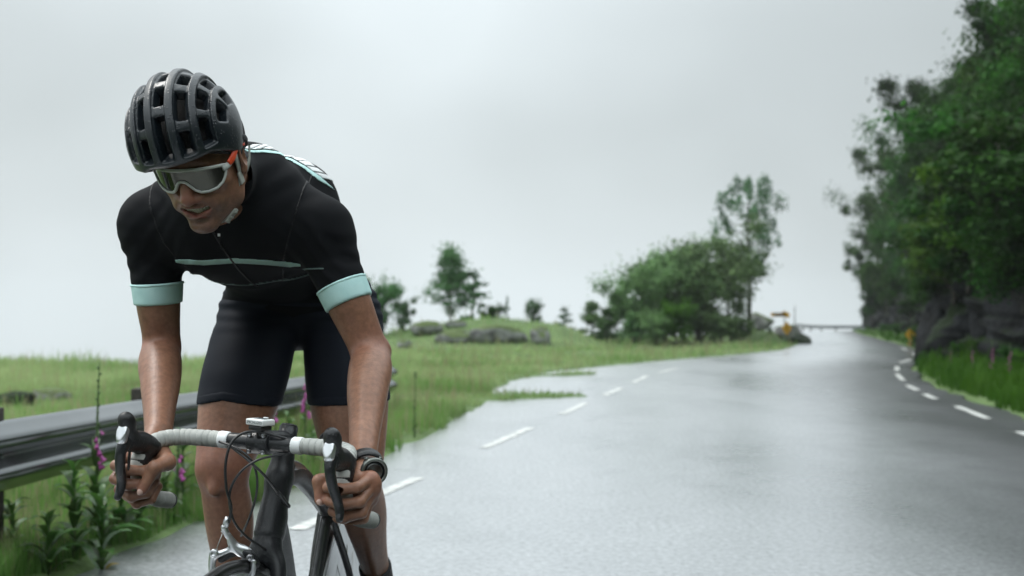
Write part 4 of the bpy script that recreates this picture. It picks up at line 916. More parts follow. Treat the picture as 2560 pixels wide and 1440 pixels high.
# torso hem plane: between the jersey and the shorts
hem_c = AB + (PV - AB) * .62; hem_n = unit(SPN + np.array([0, 0, -.25])); hem = (X - hem_c[0]) * hem_n[0] + (Y - hem_c[1]) * hem_n[1] + (Z - hem_c[2]) * hem_n[2]
nk_c = HX((0, -.03, -.075)); nk_n = unit(HX((0, 0, -.03)) - T1); nk = (X - nk_c[0]) * nk_n[0] + (Y - nk_c[1]) * nk_n[1] + (Z - nk_c[2]) * nk_n[2]
def near_arm(a, u):
    x, y, z = X - a[0], Y - a[1], Z - a[2]; t = x * u[0] + y * u[1] + z * u[2]
    return (np.sqrt(np.clip(x * x + y * y + z * z - t * t, 0, None)) < .085) & (t > .075)
armL, armR = near_arm(SHL, dl), near_arm(SHR, dr)
J0 = Sdf(); torso(J0); arm(J0, SHL, ELL, WRL, 1, 1e-6); arm(J0, SHR, ELR, WRR, -1, 1e-6); _, D0 = J0.grid((-.90, 2.42, 1.02), (-.24, 3.30, 1.58), hj)
# folds: pulls from the armpits over chest and sleeve
apL, apR = W(790, 690, 2.60), W(430, 640, 2.66)
def folds(X, Y, Z):
    def wv(c, dx, n, a, r=.10): return a * np.sin(((X - c[0]) * dx[0] + (Y - c[1]) * dx[1] + (Z - c[2]) * dx[2]) * n + 5.0 * vnoise(X * 8, Y * 8, Z * 8)) * np.exp(-(((X - c[0]) ** 2 + (Y - c[1]) ** 2 + (Z - c[2]) ** 2) / r ** 2))
    f = .0026 * vnoise(X * 9, Y * 9, Z * 16) + wv(apL, (.75, 0, .65), 170, .0030) + wv(apR, (-.75, 0, .65), 170, .0030) + wv(W(860, 650, 2.6), (.25, 0, .95), 210, .0011) + wv(W(360, 650, 2.68), (.1, 0, 1), 210, .0011)
    f = f + wv(W(600, 700, 2.75), (0, .5, .8), 150, .003) + wv(W(690, 470, 2.64), (.6, .2, -.75), 150, .0022, .09) + wv(W(470, 500, 2.62), (-.6, .2, -.75), 150, .0020, .08)
    return f.astype(np.float32)
DJ = np.minimum(D + folds(X, Y, Z), D0 - .0018)
def jersey_at(lo, hi, h):
    a, d = J.grid(lo, hi, h); _, d0 = J0.grid(lo, hi, h); x, y, z = gridxyz(a); return a, x, y, z, np.minimum(d + folds(x, y, z), d0 - .0018)
cutL = np.where(armL, sl_l, -1.0); cutR = np.where(armR, sl_r, -1.0)
DJc = smax(smax(smax(smax(DJ, cutL.astype(np.float32), .004), cutR.astype(np.float32), .004), hem.astype(np.float32), .004), nk.astype(np.float32), .004)
v, f = nets(ax, DJc); jersey = mk('jersey', v, f, m_jersey, person)
# cuffs: elastic bands at the sleeve ends
for sl, msk, nm in ((sl_l, armL, 'L'), (sl_r, armR, 'R')):
    tk = .002 + .0012 * np.sin((sl + .04) * 420) * ((sl < -.010))
    for a, b, t_ in ((-.003, .045, .0010),):
        band = np.maximum(a - sl, sl - b); C = np.where(msk, smax((D - t_ + .0006 * vnoise(X * 30, Y * 30, Z * 60)).astype(np.float32), band.astype(np.float32), .003), .1)
        v, f = nets(ax, C.astype(np.float32)); tag(mk('cuff', v, f, m_mint, jersey), 'mint green elastic cuff')
    fd = np.sqrt((sl - .0005) ** 2) - .0035; C = np.where(msk, smax((D - .0036).astype(np.float32), fd.astype(np.float32), .004), .1)
    v, f = nets(ax, C.astype(np.float32)); mk('cuff_fold', v, f, m_mint, jersey)
# chest stripe and zip, raised from the same surface
zc1, zc2, zc3 = W(432, 652, 2.60), W(580, 651, 2.58), W(748, 662, 2.58)
a2, X2, Y2, Z2, DJ2 = jersey_at((-.78, 2.46, 1.17), (-.42, 2.78, 1.36), .0021)
zl = np.interp(X2, [zc1[0], (zc1[0] + zc2[0]) / 2, zc2[0], (zc3[0] + zc2[0]) / 2, zc3[0]], [zc1[2], zc1[2] - .0045, zc2[2], zc3[2] + .0055, zc3[2]])
th_ = np.interp(X2, [zc1[0], zc1[0] + .02, zc3[0] - .03, zc3[0]], [.0028, .0052, .0052, .0025])
band = np.maximum(np.abs(Z2 - zl) - th_, np.maximum(zc1[0] - X2, X2 - zc3[0]))
v, f = nets(a2, np.where(Y2 < 2.72, np.maximum(DJ2 - .0016, band), .1).astype(np.float32)); tag(mk('chest_stripe', v, f, m_mint, jersey), 'mint green stripe across the chest')
m_zip = mat('zip_black', (.003, .003, .004), .5, spec=.2)
z0, z1 = W(545, 575, 2.52), W(620, 715, 2.70)
def zipx(z): return np.interp(z, [z1[2], zc2[2], z0[2]], [zc2[0] + .022, zc2[0] - .003, zc2[0] - .033])
v, f = nets(a2, np.where(Y2 < 2.74, np.maximum(DJ2 - .0026, np.abs(X2 - zipx(Z2)) - .0030), .1).astype(np.float32)); zp = mk('zip', v, f, m_zip, jersey)
zq = W(548, 590, 2.515); mk('zip_puller', *tube([zq, zq + np.array([.002, -.002, -.012]), zq + np.array([.005, -.001, -.028])], [.0022, .0035, .0025], 8, squash=(.5, 1)), m_zip, zp); mk('zip_slider', *box(zq + np.array([0, -.002, .002]), (.005, .004, .006), None, .001), m_white, zp)
# thin pale piping along the lower edge of the chest
pp_ = [W(440, 668, 2.62), W(520, 702, 2.70), W(620, 713, 2.745), W(700, 700, 2.73), W(762, 676, 2.66)]
a3, X3, Y3, Z3, DJ3 = jersey_at((-.80, 2.52, 1.14), (-.40, 2.86, 1.29), .0025)
pc_ = catmull(pp_, 10); o_ = np.argsort(pc_[:, 0]); zz_ = np.interp(X3, pc_[o_, 0], pc_[o_, 2]); yy_ = np.interp(X3, pc_[o_, 0], pc_[o_, 1])
m_pipe = mat('grey_piping', (.10, .15, .145), .6)
v, f = nets(a3, np.where((X3 > -.72), np.maximum(DJ3 - .0014, np.abs(Z3 - zz_) - .0016), .1).astype(np.float32))
if len(f): mk('piping', v, f, m_pipe, jersey)
# raglan seams on the shoulders
for sh_, sg in ((SHL, 1), (SHR, -1)):
    a3, X3, Y3, Z3, DJ3 = jersey_at(sh_ - np.array([.11, .12, .12]), sh_ + np.array([.11, .14, .13]), .0026)
    c_ = sh_ - LAT * sg * .052; n_ = unit(LAT * sg + np.array([0, .25, -.35])); pl_ = (X3 - c_[0]) * n_[0] + (Y3 - c_[1]) * n_[1] + (Z3 - c_[2]) * n_[2]
    v, f = nets(a3, np.maximum(DJ3 - .0013, np.abs(pl_) - .0022).astype(np.float32))
    if len(f): mk('seam', v, f, m_zip, jersey)
# back stripe: mint edge and white bars over the shoulder blade
a3, X3, Y3, Z3, DJ3 = jersey_at((-.60, 2.52, 1.36), (-.38, 2.90, 1.56), .0020)
zs = np.interp(X3, [-.58, -.555, -.537, -.509, -.50, -.472, -.448, -.43, -.419, -.40], [1.478, 1.483, 1.487, 1.487, 1.484, 1.468, 1.450, 1.437, 1.429, 1.41]); ymax = np.interp(X3, [-.56, -.51, -.46, -.41], [2.70, 2.80, 2.82, 2.86])
C = np.maximum(DJ3 - .0016, np.maximum(np.abs(Z3 - zs) - np.interp(X3, [-.58, -.48, -.44, -.415], [.0036, .0036, .0060, .0008]), np.maximum(Y3 - ymax, X3 + .415)))
v, f = nets(a3, C.astype(np.float32)); tag(mk('back_stripe', v, f, m_mint, jersey), 'mint green stripe along the shoulder blade')
for i in range(8):
    x0 = -.565 + i * .0185; bar_ = np.maximum(np.abs((X3 - x0) - 1.3 * (Z3 - zs - .012)) - .0084, np.maximum(np.abs(Z3 - zs - .0135) - .0075, Y3 - ymax - .03))
    v, f = nets(a3, np.maximum(DJ3 - .0016, bar_).astype(np.float32))
    if len(f): mk('back_print', v, f, m_white, jersey)
# shorts
S2 = Sdf(); torso(S2, .003); leg(S2, HPL, KNL, ANL, .0035, False); leg(S2, HPR, KNR, ANR, .0035, False)
ax, D = S2.grid((-.84, 2.72, .80), (-.26, 3.34, 1.45), .0042); X, Y, Z = gridxyz(ax)
hl, hr = W(850, 1008, 2.97), W(580, 1012, 2.90)
pl = (Z - hl[2]) - .05 * (X - hl[0]); pr = (Z - hr[2]) + .18 * np.abs(X - hr[0]) - .016
mid = X > -.555
cutleg = np.where(mid, -pl, -pr)
top = (X - hem_c[0]) * hem_n[0] + (Y - hem_c[1]) * hem_n[1] + (Z - hem_c[2]) * hem_n[2] + .07
f2 = .0015 * vnoise(X * 12, Y * 12, Z * 26) + .0022 * np.sin(Z * 210 + 2 * vnoise(X * 6, Y * 6, Z * 6)) * np.exp(-((Z - 1.17) / .06) ** 2)
C = smax(smax((D + f2).astype(np.float32), cutleg.astype(np.float32), .003), (-top).astype(np.float32), .003)
v, f = nets(ax, C); shorts = mk('shorts', v, f, m_shorts, person)
for s_ in (True, False):
    pp = pl if s_ else pr; gr_ = np.where((mid if s_ else ~mid), smax((D - .0012).astype(np.float32), np.maximum(-pp, pp - .022).astype(np.float32), .003), .1).astype(np.float32); v, f = nets(ax, gr_)
    mk('leg_gripper', v, f, m_shorts, shorts)
# socks and shoes
m_sock = mat('black_sock', (.008, .008, .009), .8, bump=(300, .3, .001)); m_shoe = mat('shoe_black', (.012, .012, .013), .35); m_red = mat('shoe_red', (.55, .02, .04), .4)
for an, kn in ((ANL, KNL), (ANR, KNR)):
    e = unit(kn - an); A = Sdf(); A.cap(an - e * .06, an + e * .075, .040, .0435, .01)
    lo, hi = bb([an - e * .07, an + e * .08], .06); ax, D = A.grid(lo, hi, .005); X, Y, Z = gridxyz(ax); D = np.maximum(D, ((X - an[0]) * e[0] + (Y - an[1]) * e[1] + (Z - an[2]) * e[2]) - .070).astype(np.float32)
    v, f = nets(ax, D); mk('sock', v, f, m_sock, person)
    hl_ = an + np.array([0, .035, -.075]); toe = an + np.array([0, -.20, -.125]) if an is ANL else an + np.array([0, -.20, -.10])
    A = Sdf(); A.chain([hl_, hl_ + (toe - hl_) * .5, toe], [.034, .040, .034], .02, flat=((0, 0, 1.), .8)); A.cap(an - e * .02, hl_ + (toe - hl_) * .35, .036, .04, .03)
    lo, hi = bb([hl_, toe, an], .07); ax, D = A.grid(lo, hi, .005); v, f = nets(ax, D); sh_ = mk('shoe', v, f, m_shoe, person)
    C = np.where(gridxyz(ax)[2] < hl_[2] + .01, D - .002, .1).astype(np.float32); C = np.maximum(C, gridxyz(ax)[1] - hl_[1] - .01).astype(np.float32); X, Y, Z = gridxyz(ax)
    C = np.maximum(D - .003, np.abs(Z - (hl_[2] - .008) - (toe[2] - hl_[2]) * (Y - hl_[1]) / (toe[1] - hl_[1])) - .006).astype(np.float32); v, f = nets(ax, C); mk('shoe_stripe', v, f, m_red, sh_)
# short hair under the helmet
A = Sdf(); A.ell((0, -.010, .046), (.084, .106, .090), None, .01, xf=HX); lo, hi = HC - .15, HC + .15
ax, D = A.grid(lo, hi, .003); X, Y, Z = gridxyz(ax)
ly = (X - HC[0]) * HF[0] + (Y - HC[1]) * HF[1] + (Z - HC[2]) * HF[2]; lz = (X - HC[0]) * HU[0] + (Y - HC[1]) * HU[1] + (Z - HC[2]) * HU[2]
C = np.maximum(D, np.minimum(-(lz - .045), 9) * .7 + .9 * (ly - .0) * (ly > 0) ); C = np.maximum(D, -(lz - .010 - np.clip(ly, -.02, .1) * .52) * .8).astype(np.float32)
v, f = nets(ax, C); mk('hair', v, f, m_hair, person)
# ================================================================== helmet, glasses, watch
m_helm = mat('helmet_shell', (.0065, .0105, .0145), .36, bump=(900, .12, .0004), drops=150, spec=.5)
m_foam = mat('helmet_foam', (.012, .014, .016), .8); m_strap = mat('strap_webbing', (.42, .44, .40), .75, bump=(700, .4, .0006)); m_buckle = mat('buckle', (.50, .51, .47), .4)
def _rv(v, k, a): k = unit(k); return v * math.cos(a) + np.cross(k, v) * math.sin(a) + k * np.dot(k, v) * (1 - math.cos(a))
ML, MF, MU = [_rv(_rv(v, HU, math.radians(11)), HF, math.radians(3)) for v in (HL, HF, HU)]       # the helmet sits slightly turned
def HU_(p): p = np.asarray(p, float); return HC + ML * p[0] + MF * p[1] + MU * p[2]
HM_C, HM_R = np.array([-.016, .002, .064]), np.array([.108, .143, .126])
helmet = thing('bicycle_helmet', 'dark blue-grey vented helmet beaded with rain on the cyclist', 'helmet', HU_((0, 0, .03)))
lo, hi = HU_(HM_C) - .152, HU_(HM_C) + .152
ax = [np.arange(lo[i], hi[i], .0019, dtype=np.float32) for i in range(3)]; X, Y, Z = gridxyz(ax)
def loc3(X, Y, Z):
    x, y, z = X - HC[0], Y - HC[1], Z - HC[2]
    return [(A[0] * x + A[1] * y + A[2] * z).astype(np.float32) for A in (ML, MF, MU)]
lx_, ly_, lz_ = loc3(X, Y, Z)
def helm_fields():
    x, y, z = lx_ - HM_C[0], ly_ - HM_C[1], lz_ - HM_C[2]
    def E(r): 
        q = np.sqrt((x / r[0]) ** 2 + (y / r[1]) ** 2 + (z / r[2]) ** 2); g = np.sqrt((x / r[0] ** 2) ** 2 + (y / r[1] ** 2) ** 2 + (z / r[2] ** 2) ** 2) + 1e-6; return q * (q - 1) / g
    outer = E(HM_R); inner = E(HM_R - np.array([.026, .034, .027]))
    qx, qy, qz = x / HM_R[0], y / HM_R[1], z / HM_R[2]; qn = np.sqrt(qx ** 2 + qy ** 2 + qz ** 2) + 1e-6
    lam = np.degrees(np.arcsin(np.clip(qx / qn, -1, 1))); phi = np.degrees(np.arctan2(qz, qy))
    rim = -(lz_ - (.004 + .040 * sstep(-.02, .11, ly_) - .018 * sstep(-.05, -.12, ly_) + .010 * sstep(.08, .05, np.abs(lx_)) * sstep(.0, .1, ly_)))
    D = smax(smax(outer, -inner, .006), rim.astype(np.float32), .010)
    k = .118 * math.pi / 180
    vents = [(0, 6.6, 1, 42), (0, 6.6, 50, 73), (0, 6.6, 81, 102), (0, 6.4, 110, 134), (0, 6.2, 143, 165)]
    for s in (1, -1):
        vents += [(s * 22.5, 6.4, 1, 25), (s * 22.5, 6.8, 33, 67), (s * 22.5, 6.6, 75, 98), (s * 22.5, 6.2, 106, 132), (s * 22.5, 6, 141, 165)]
        vents += [(s * 44.5, 6.8, 2, 38), (s * 44.5, 7, 46, 78), (s * 44.5, 6.6, 87, 118), (s * 44.5, 6, 127, 160)]
        vents += [(s * 65, 7.0, 30, 72), (s * 65, 7.0, 84, 130)]
    # each column of vents lies in a long channel, so the ribs stand proud of the bridges
    for l0, dl_ in [(0, 6.8)] + [(sg * 22.5, 6.8) for sg in (1, -1)] + [(sg * 44.5, 7.0) for sg in (1, -1)]:
        u = (np.abs(lam - l0) - dl_) * k; w = np.abs(phi - 83) * k - 81 * k; sub = np.maximum(np.maximum(u, w), -outer - .0060).astype(np.float32)
        kk = .0035; h_ = np.clip(kk - np.abs(D + sub), 0, None) / kk; D = np.maximum(D, -sub) + h_ * h_ * kk * .25
    for l0, dl_, a, b in vents:
        m_ = (np.abs(lam - l0) < dl_ + 14) & (phi > a - 14) & (phi < b + 14)
        if not m_.any(): continue
        cl_ = np.cos(np.radians(lam[m_])); u = np.abs(lam[m_] - l0) * k - dl_ * k; w = np.abs(phi[m_] - (a + b) / 2) * k * cl_ - (b - a) / 2 * k * cl_; r = .006
        u2, w2 = np.clip(u + r, 0, None), np.clip(w + r, 0, None); d = np.sqrt(u2 ** 2 + w2 ** 2) - r + np.minimum(np.maximum(u + r, w + r), 0)
        d = d + np.clip(-outer[m_], -.01, .03) * .22        # walls lean inward
        v = D[m_]; kk = .004; h_ = np.clip(kk - np.abs(v + d), 0, None) / kk; D[m_] = np.maximum(v, -d) + h_ * h_ * kk * .25
    return D
DH = helm_fields().astype(np.float32); v, f = nets(ax, DH); mk('shell', v, f, m_helm, helmet)
# fit pads inside, and the cradle at the nape
for s in (1, -1):
    P = catmull([HU_((s * .084, .03, .050)), HU_((s * .086, -.03, .020)), HU_((s * .060, -.085, -.012)), HU_((0, -.105, -.018))], 6); v, f = tube(P, .004, 6, squash=(1.8, .6)); mk('cradle', v, f, m_foam, helmet)
def ribbon(P, w, t, nrm):
    P = catmull(P, 7); n = len(P); T = np.gradient(P, axis=0); V = []
    for i in range(n):
        t_ = unit(T[i]); o = unit(P[i] - nrm); sd = unit(np.cross(t_, o)); o = np.cross(sd, t_); o = o if np.dot(o, P[i] - nrm) > 0 else -o
        V += [P[i] - sd * w - o * t, P[i] + sd * w - o * t, P[i] + sd * w + o * t, P[i] - sd * w + o * t]
    F = [(4 * i + j, 4 * i + (j + 1) % 4, 4 * i + 4 + (j + 1) % 4, 4 * i + 4 + j) for i in range(n - 1) for j in range(4)] + [(0, 1, 2, 3), (4 * n - 4, 4 * n - 1, 4 * n - 2, 4 * n - 3)]
    return np.array(V), F
ctr = HX((0, .0, -.03))
for s in (1, -1):
    v, f = ribbon([HX((s * .083, .022, .045)), HX((s * .0815, .018, .012)), HX((s * .0785, .014, -.020)), HX((s * .0745, .012, -.045))], .0065, .0009, ctr); mk('strap', v, f, m_strap, helmet)
    v, f = ribbon([HX((s * .086, -.050, .012)), HX((s * .084, -.028, -.020)), HX((s * .0755, .006, -.044))], .006, .0009, ctr); mk('strap', v, f, m_strap, helmet)
    v, f = ribbon([HX((s * .0755, .014, -.040)), HX((s * .069, .022, -.074)), HX((s * .053, .036, -.104)), HX((s * .030, .052, -.124)), HX((0, .058, -.130))], .0068, .0012, ctr); mk('strap', v, f, m_strap, helmet)
    c = HX((s * .0765, .013, -.038)); R = np.array([HF, HU, HL]).T; v, f = box(c, (.017, .026, .005), R, .002); mk('slider', v, f, m_buckle, helmet)
B = HX((.043, .044, -.114)); t_ = unit(HX((.030, .052, -.124)) - HX((.060, .031, -.094))); o = unit(B - ctr); sd = unit(np.cross(t_, o)); R = np.array([t_, sd, np.cross(t_, sd)]).T
v, f = box(B + o * .002, (.034, .020, .008), R, .003); bk = mk('buckle', v, f, m_buckle, helmet)
for q in (-.012, 0, .012): v, f = box(B + o * .006 + t_ * q, (.004, .014, .004), R, .001); mk('buckle_rib', v, f, m_buckle, bk)
# sunglasses
m_gfr = mat('glasses_frame', (.60, .62, .59), .35); m_gor = mat('orange_temple', (.75, .075, .02), .4)
m_lens = mat('mirror_lens', (.045, .045, .038), .08, metal=.8, noise=(30, 2), col2=(.06, .058, .047))
glasses = thing('sunglasses', 'wraparound sunglasses with white frame and orange temples on the cyclist', 'sunglasses', HX((0, .1, 0)))
def gl(th, z, d=0.0):
    a = math.radians(th); R_ = .089 + d; x_ = R_ * math.sin(a) * .98; return HX((x_, .026 + R_ * math.cos(a) - .10 * (.03 - z) * .6, z + .003 - .09 * x_))
def g_top(t): return .033 - .008 * (abs(t) / 60) ** 2.2
def g_bot(t):
    t = abs(t); base = np.interp(t, [0, 5, 9, 14, 20, 30, 42, 52, 58, 62], [.008, .006, -.002, -.014, -.0205, -.022, -.019, -.010, .002, .014]); return float(base)
ths = np.linspace(-61, 61, 49); V = []; F = []; nz_ = 8
for t in ths:
    for q in np.linspace(0, 1, nz_): V.append(gl(t, g_bot(t) + (g_top(t) - g_bot(t)) * q))
F = [(i * nz_ + j, (i + 1) * nz_ + j, (i + 1) * nz_ + j + 1, i * nz_ + j + 1) for i in range(48) for j in range(nz_ - 1)]
mk('lens', V, F, m_lens, glasses)
loop = [gl(t, g_top(t), .001) for t in np.linspace(-62, 62, 40)] + [gl(t, g_bot(t), .001) for t in np.linspace(62, -62, 70)]; loop.append(loop[0])
v, f = tube(loop, .0031, 8, squash=(1.05, .8)); mk('frame', v, f, m_gfr, glasses)
for s in (1, -1):
    p0, p1 = gl(s * 57, .020, .002), gl(s * 66, .020, .002)
    v, f = tube(catmull([p0, p1, HX((s * .084, .052, .018))], 5), [.007, .0062, .0055], 8, squash=(1, .45)); mk('hinge', v, f, m_gfr, glasses)
    v, f = tube(catmull([HX((s * .0835, .060, .018)), HX((s * .087, .038, .024)), HX((s * .087, .008, .034)), HX((s * .085, -.030, .022))], 6), [.0070, .0085, .0075, .0035], 8, squash=(1, .35)); mk('temple', v, f, m_gor, glasses)
# sports watch on the left wrist
m_rub = mat('watch_rubber', (.010, .010, .011), .45, drops=160); m_bez = mat('watch_bezel', (.16, .17, .155), .3, metal=.7); m_gls = mat('watch_glass', (.012, .014, .014), .12)
wc = WRL + (W(918, 1170, 2.32) - WRL) * .55; wax = unit(KN_L[1] - WRL + np.array([0, .02, 0])); fc = W(936, 1180, 2.235); wn = unit(np.array([.40, -.91, -.05])); wn_p = unit(wn - wax * np.dot(wn, wax))
watch = thing('wristwatch', 'big round black sports watch on the cyclist left wrist', 'watch', wc)
side_ = np.cross(wax, wn_p); th = np.linspace(0, 2 * np.pi, 33)
wc = fc - wn * .058; ring = [wc + wn_p * .034 * math.cos(a) + side_ * .034 * math.sin(a) for a in th]
V = []; 
for p in ring:
    o = unit(p - wc); V += [p - wax * .012 - o * .002, p + wax * .012 - o * .002, p + wax * .011 + o * .002, p - wax * .011 + o * .002]
mk('strap', V, [(4 * i + j, 4 * i + (j + 1) % 4, 4 * i + 4 + (j + 1) % 4, 4 * i + 4 + j) for i in range(32) for j in range(4)], m_rub, watch)
b0 = fc - wn * .030; v, f = lathe([(-.022, .015), (-.016, .0185), (.002, .0195)], b0, wn, 28); mk('lug', v, f, m_rub, watch)
v, f = lathe([(0, .013), (.004, .019), (.012, .0205), (.020, .022), (.026, .0245)], b0, wn, 32); mk('case', v, f, m_rub, watch)
v, f = lathe([(.020, .0235), (.023, .0262), (.029, .0265), (.032, .0245), (.032, .0205), (.030, .0200)], b0, wn, 40); bz = mk('bezel', v, f, m_bez, watch)
v, f = lathe([(.028, .0203), (.0302, .0203)], b0, wn, 40); mk('dial', v, f, m_gls, watch)
v, f = lathe([(.0303, .0152), (.0306, .0152), (.0306, .0145), (.0303, .0145)], b0, wn, 40); mk('dial_ring', v, f, m_bez, watch)
for a in (60, 120, 240, 300):
    u = unit(np.cross(wn, [0, 0, 1.])); w_ = np.cross(wn, u); dr_ = u * math.cos(math.radians(a)) + w_ * math.sin(math.radians(a)); v, f = lathe([(0, .003), (.006, .003), (.0065, .002)], b0 + wn * .022 + dr_ * .0235, dr_, 10); mk('button', v, f, m_bez, watch)
# ================================================================== road bicycle
m_frame = mat('matt_black_carbon', (.011, .012, .014), .36, bump=(300, .12, .0005), drops=260, spec=.45)
m_frameg = mat('grey_carbon_highlight', (.055, .057, .060), .22, coat=.6, noise=(30, 4), col2=(.085, .087, .09), drops=90)  # paler than the frame, stands in for highlights on the tubes
m_alloy = mat('silver_alloy', (.55, .56, .57), .3, metal=1.0, noise=(40, 3), col2=(.62, .63, .64)); m_rubber = mat('hood_rubber', (.009, .009, .010), .42, drops=150); m_lever = mat('lever_black', (.012, .013, .015), .30, drops=170)
m_tape = mat('bar_tape_grey', (.36, .365, .345), .75, noise=(25, 6), col2=(.48, .485, .455), bump=(400, .35, .0008)); m_band = mat('white_tape_band', (.80, .81, .81), .55, bump=(150, .3, .001))
m_cable = mat('cable_black', (.010, .010, .011), .35); m_tyre = mat('tyre', (.012, .012, .012), .38, coat=.25); m_wire = mat('steel_wire', (.45, .44, .42), .35, metal=1.0); m_plast = mat('white_plastic', (.74, .75, .74), .4)
m_dark = mat('dark_print', (.03, .05, .06), .6); m_bolt = mat('bolt_steel', (.25, .25, .26), .3, metal=1.0); m_sad = mat('saddle_black', (.012, .012, .012), .5)
bike = thing('road_bicycle', 'black drop-bar racing bicycle ridden towards the camera', 'bicycle', BK(-.5, 0, 0))
def bt(name, P, r, mt, seg=14, n=6, squash=None, up=None, par=None, sm=True):
    P = catmull(P, n) if len(P) > 2 else np.array(P); v, f = tube(P, r, seg, squash=squash, up=up); return mk(name, v, f, mt, par or bike, sm)
# frame
HT_T, HT_B = BK(-.204, 0, .850), BK(-.160, 0, .700)
fr_ = Sdf()
fr_.limb([HT_T, HT_T + (HT_B - HT_T) * .5, HT_B], [.0235, .0262, .031], .01)
fr_.limb([BK(-.19, 0, .805), BK(-.34, 0, .795), BK(-.52, 0, .735), BK(-.705, 0, .655)], [.024, .0235, .020, .016], .02)
fr_.limb([BK(-.178, 0, .725), BK(-.26, 0, .635), BK(-.42, 0, .46), BK(-.585, 0, .285)], [.0265, .030, .030, .028], .012)
lo, hi = bb([HT_T, HT_B, BK(-.72, 0, .66), BK(-.6, 0, .27)], .05)
ax, D = fr_.grid(lo, hi, .0045); v, f = nets(ax, D); frame = mk('frame', v, f, m_frame, bike)
bt('top_tube_highlight', [BK(-.225, 0, .826), BK(-.34, 0, .8), BK(-.52, 0, .741), BK(-.69, 0, .664)], [.0185, .0215, .0175, .0135], m_frameg, par=frame)  # grey overlay on the upper side paints in the tube's highlight
bt('seat_tube', [BK(-.715, 0, .675), BK(-.66, 0, .48), BK(-.59, 0, .27)], [.018, .0175, .021], m_frame, squash=(.95, 1.0), par=frame)
bt('seat_tube_highlight', [BK(-.700, 0, .655), BK(-.645, 0, .475), BK(-.583, 0, .31)], [.0105, .0105, .012], m_frameg, par=frame)  # grey strip down the front, a highlight given as colour
bt('bottom_bracket', [BK(-.59, -.04, .27), BK(-.59, .04, .27)], .024, m_frame, par=frame)
for s in (1, -1):
    bt('seat_stay', [BK(-.715, s * .012, .645), BK(-.85, s * .045, .49), BK(-.985, s * .062, .335)], [.010, .009, .008], m_frame, par=frame)
    bt('chain_stay', [BK(-.60, s * .022, .27), BK(-.80, s * .042, .29), BK(-.985, s * .062, .332)], [.014, .012, .009], m_frame, par=frame)
bt('seatpost', [BK(-.712, 0, .66), BK(-.76, 0, .82)], .0136, m_frame)
A = Sdf(); A.limb([BK(-.62, 0, .84), BK(-.74, 0, .845), BK(-.84, 0, .85), BK(-.89, 0, .865)], [.019, .024, .045, .050], .01); A.add(*A.ops.pop()[:3], .01)
lo, hi = bb([BK(-.6, 0, .84), BK(-.95, 0, .87)], .08); ax, D = A.grid(lo, hi, .005); X, Y, Z = gridxyz(ax); zz = BK(-.75, 0, .85)[2]; D = np.maximum(D, np.maximum(zz - .018 - Z, Z - zz - .022)).astype(np.float32); v, f = nets(ax, D); mk('saddle', v, f, m_sad, bike)
# steering: fork, stem, bar
fk = Sdf(); fk.cap(ST(-.158, 0, .698), ST(-.146, 0, .660), .0285, .027, .01)
for s in (1, -1): fk.limb([ST(-.148, s * .012, .672), ST(-.135, s * .036, .630), ST(-.105, s * .045, .55), ST(-.05, s * .05, .42), ST(0, s * .052, .335)], [.020, .0165, .0145, .012, .009], .012)
lo, hi = bb([ST(-.158, 0, .7), ST(0, .06, .33), ST(0, -.06, .33), ST(-.15, .05, .6), ST(-.15, -.05, .6)], .035); ax, D = fk.grid(lo, hi, .004); v, f = nets(ax, D); fork = mk('fork', v, f, m_frame, bike)
bt('headset_spacer', [ST(-.205, 0, .850), ST(-.216, 0, .888)], [.022, .0195], m_frame, par=fork)
stem = bt('stem', [ST(-.213, 0, .882), ST(-.165, 0, .887), ST(-.118, 0, .892)], [.0195, .0185, .0175], m_frame)
bt('steerer_clamp', [ST(-.208, 0, .862), ST(-.223, 0, .908)], [.0195, .0195], m_frame, par=stem); bt('top_cap', [ST(-.223, 0, .908), ST(-.2245, 0, .913)], [.0185, .016], m_rubber, par=stem)
v, f = lathe([(-.022, .0215), (-.020, .0228), (.020, .0228), (.022, .0215)], BR(0, 0, 0), BR(0, 1, 0) - BR(0, 0, 0), 28); fp = mk('faceplate', v, f, m_frame, stem)
for s in (1, -1):
    for w in (1, -1):
        v, f = lathe([(0, .0045), (.004, .0045), (.0045, .0035), (.002, .0022), (.002, 0)], BR(.0185, s * .015, w * .0165), BR(1, 0, 0) - BR(0, 0, 0), 12); mk('bolt', v, f, m_bolt, fp)
full = [(f_, -s_, w_) for f_, s_, w_ in BAR_HALF[::-1]] + BAR_HALF[1:]
C = catmull([BR(*p) for p in full], 8); bar = mk('handlebar', *tube(C, .0122, 14), m_frame, bike)
v, f = tube([BR(0, y, 0) for y in np.linspace(-.075, .075, 13)], [.0148, .0154, .0158, .0158, .0158, .0158, .0158, .0158, .0158, .0158, .0158, .0154, .0148], 18); mk('bar_bulge', v, f, m_frame, bar)
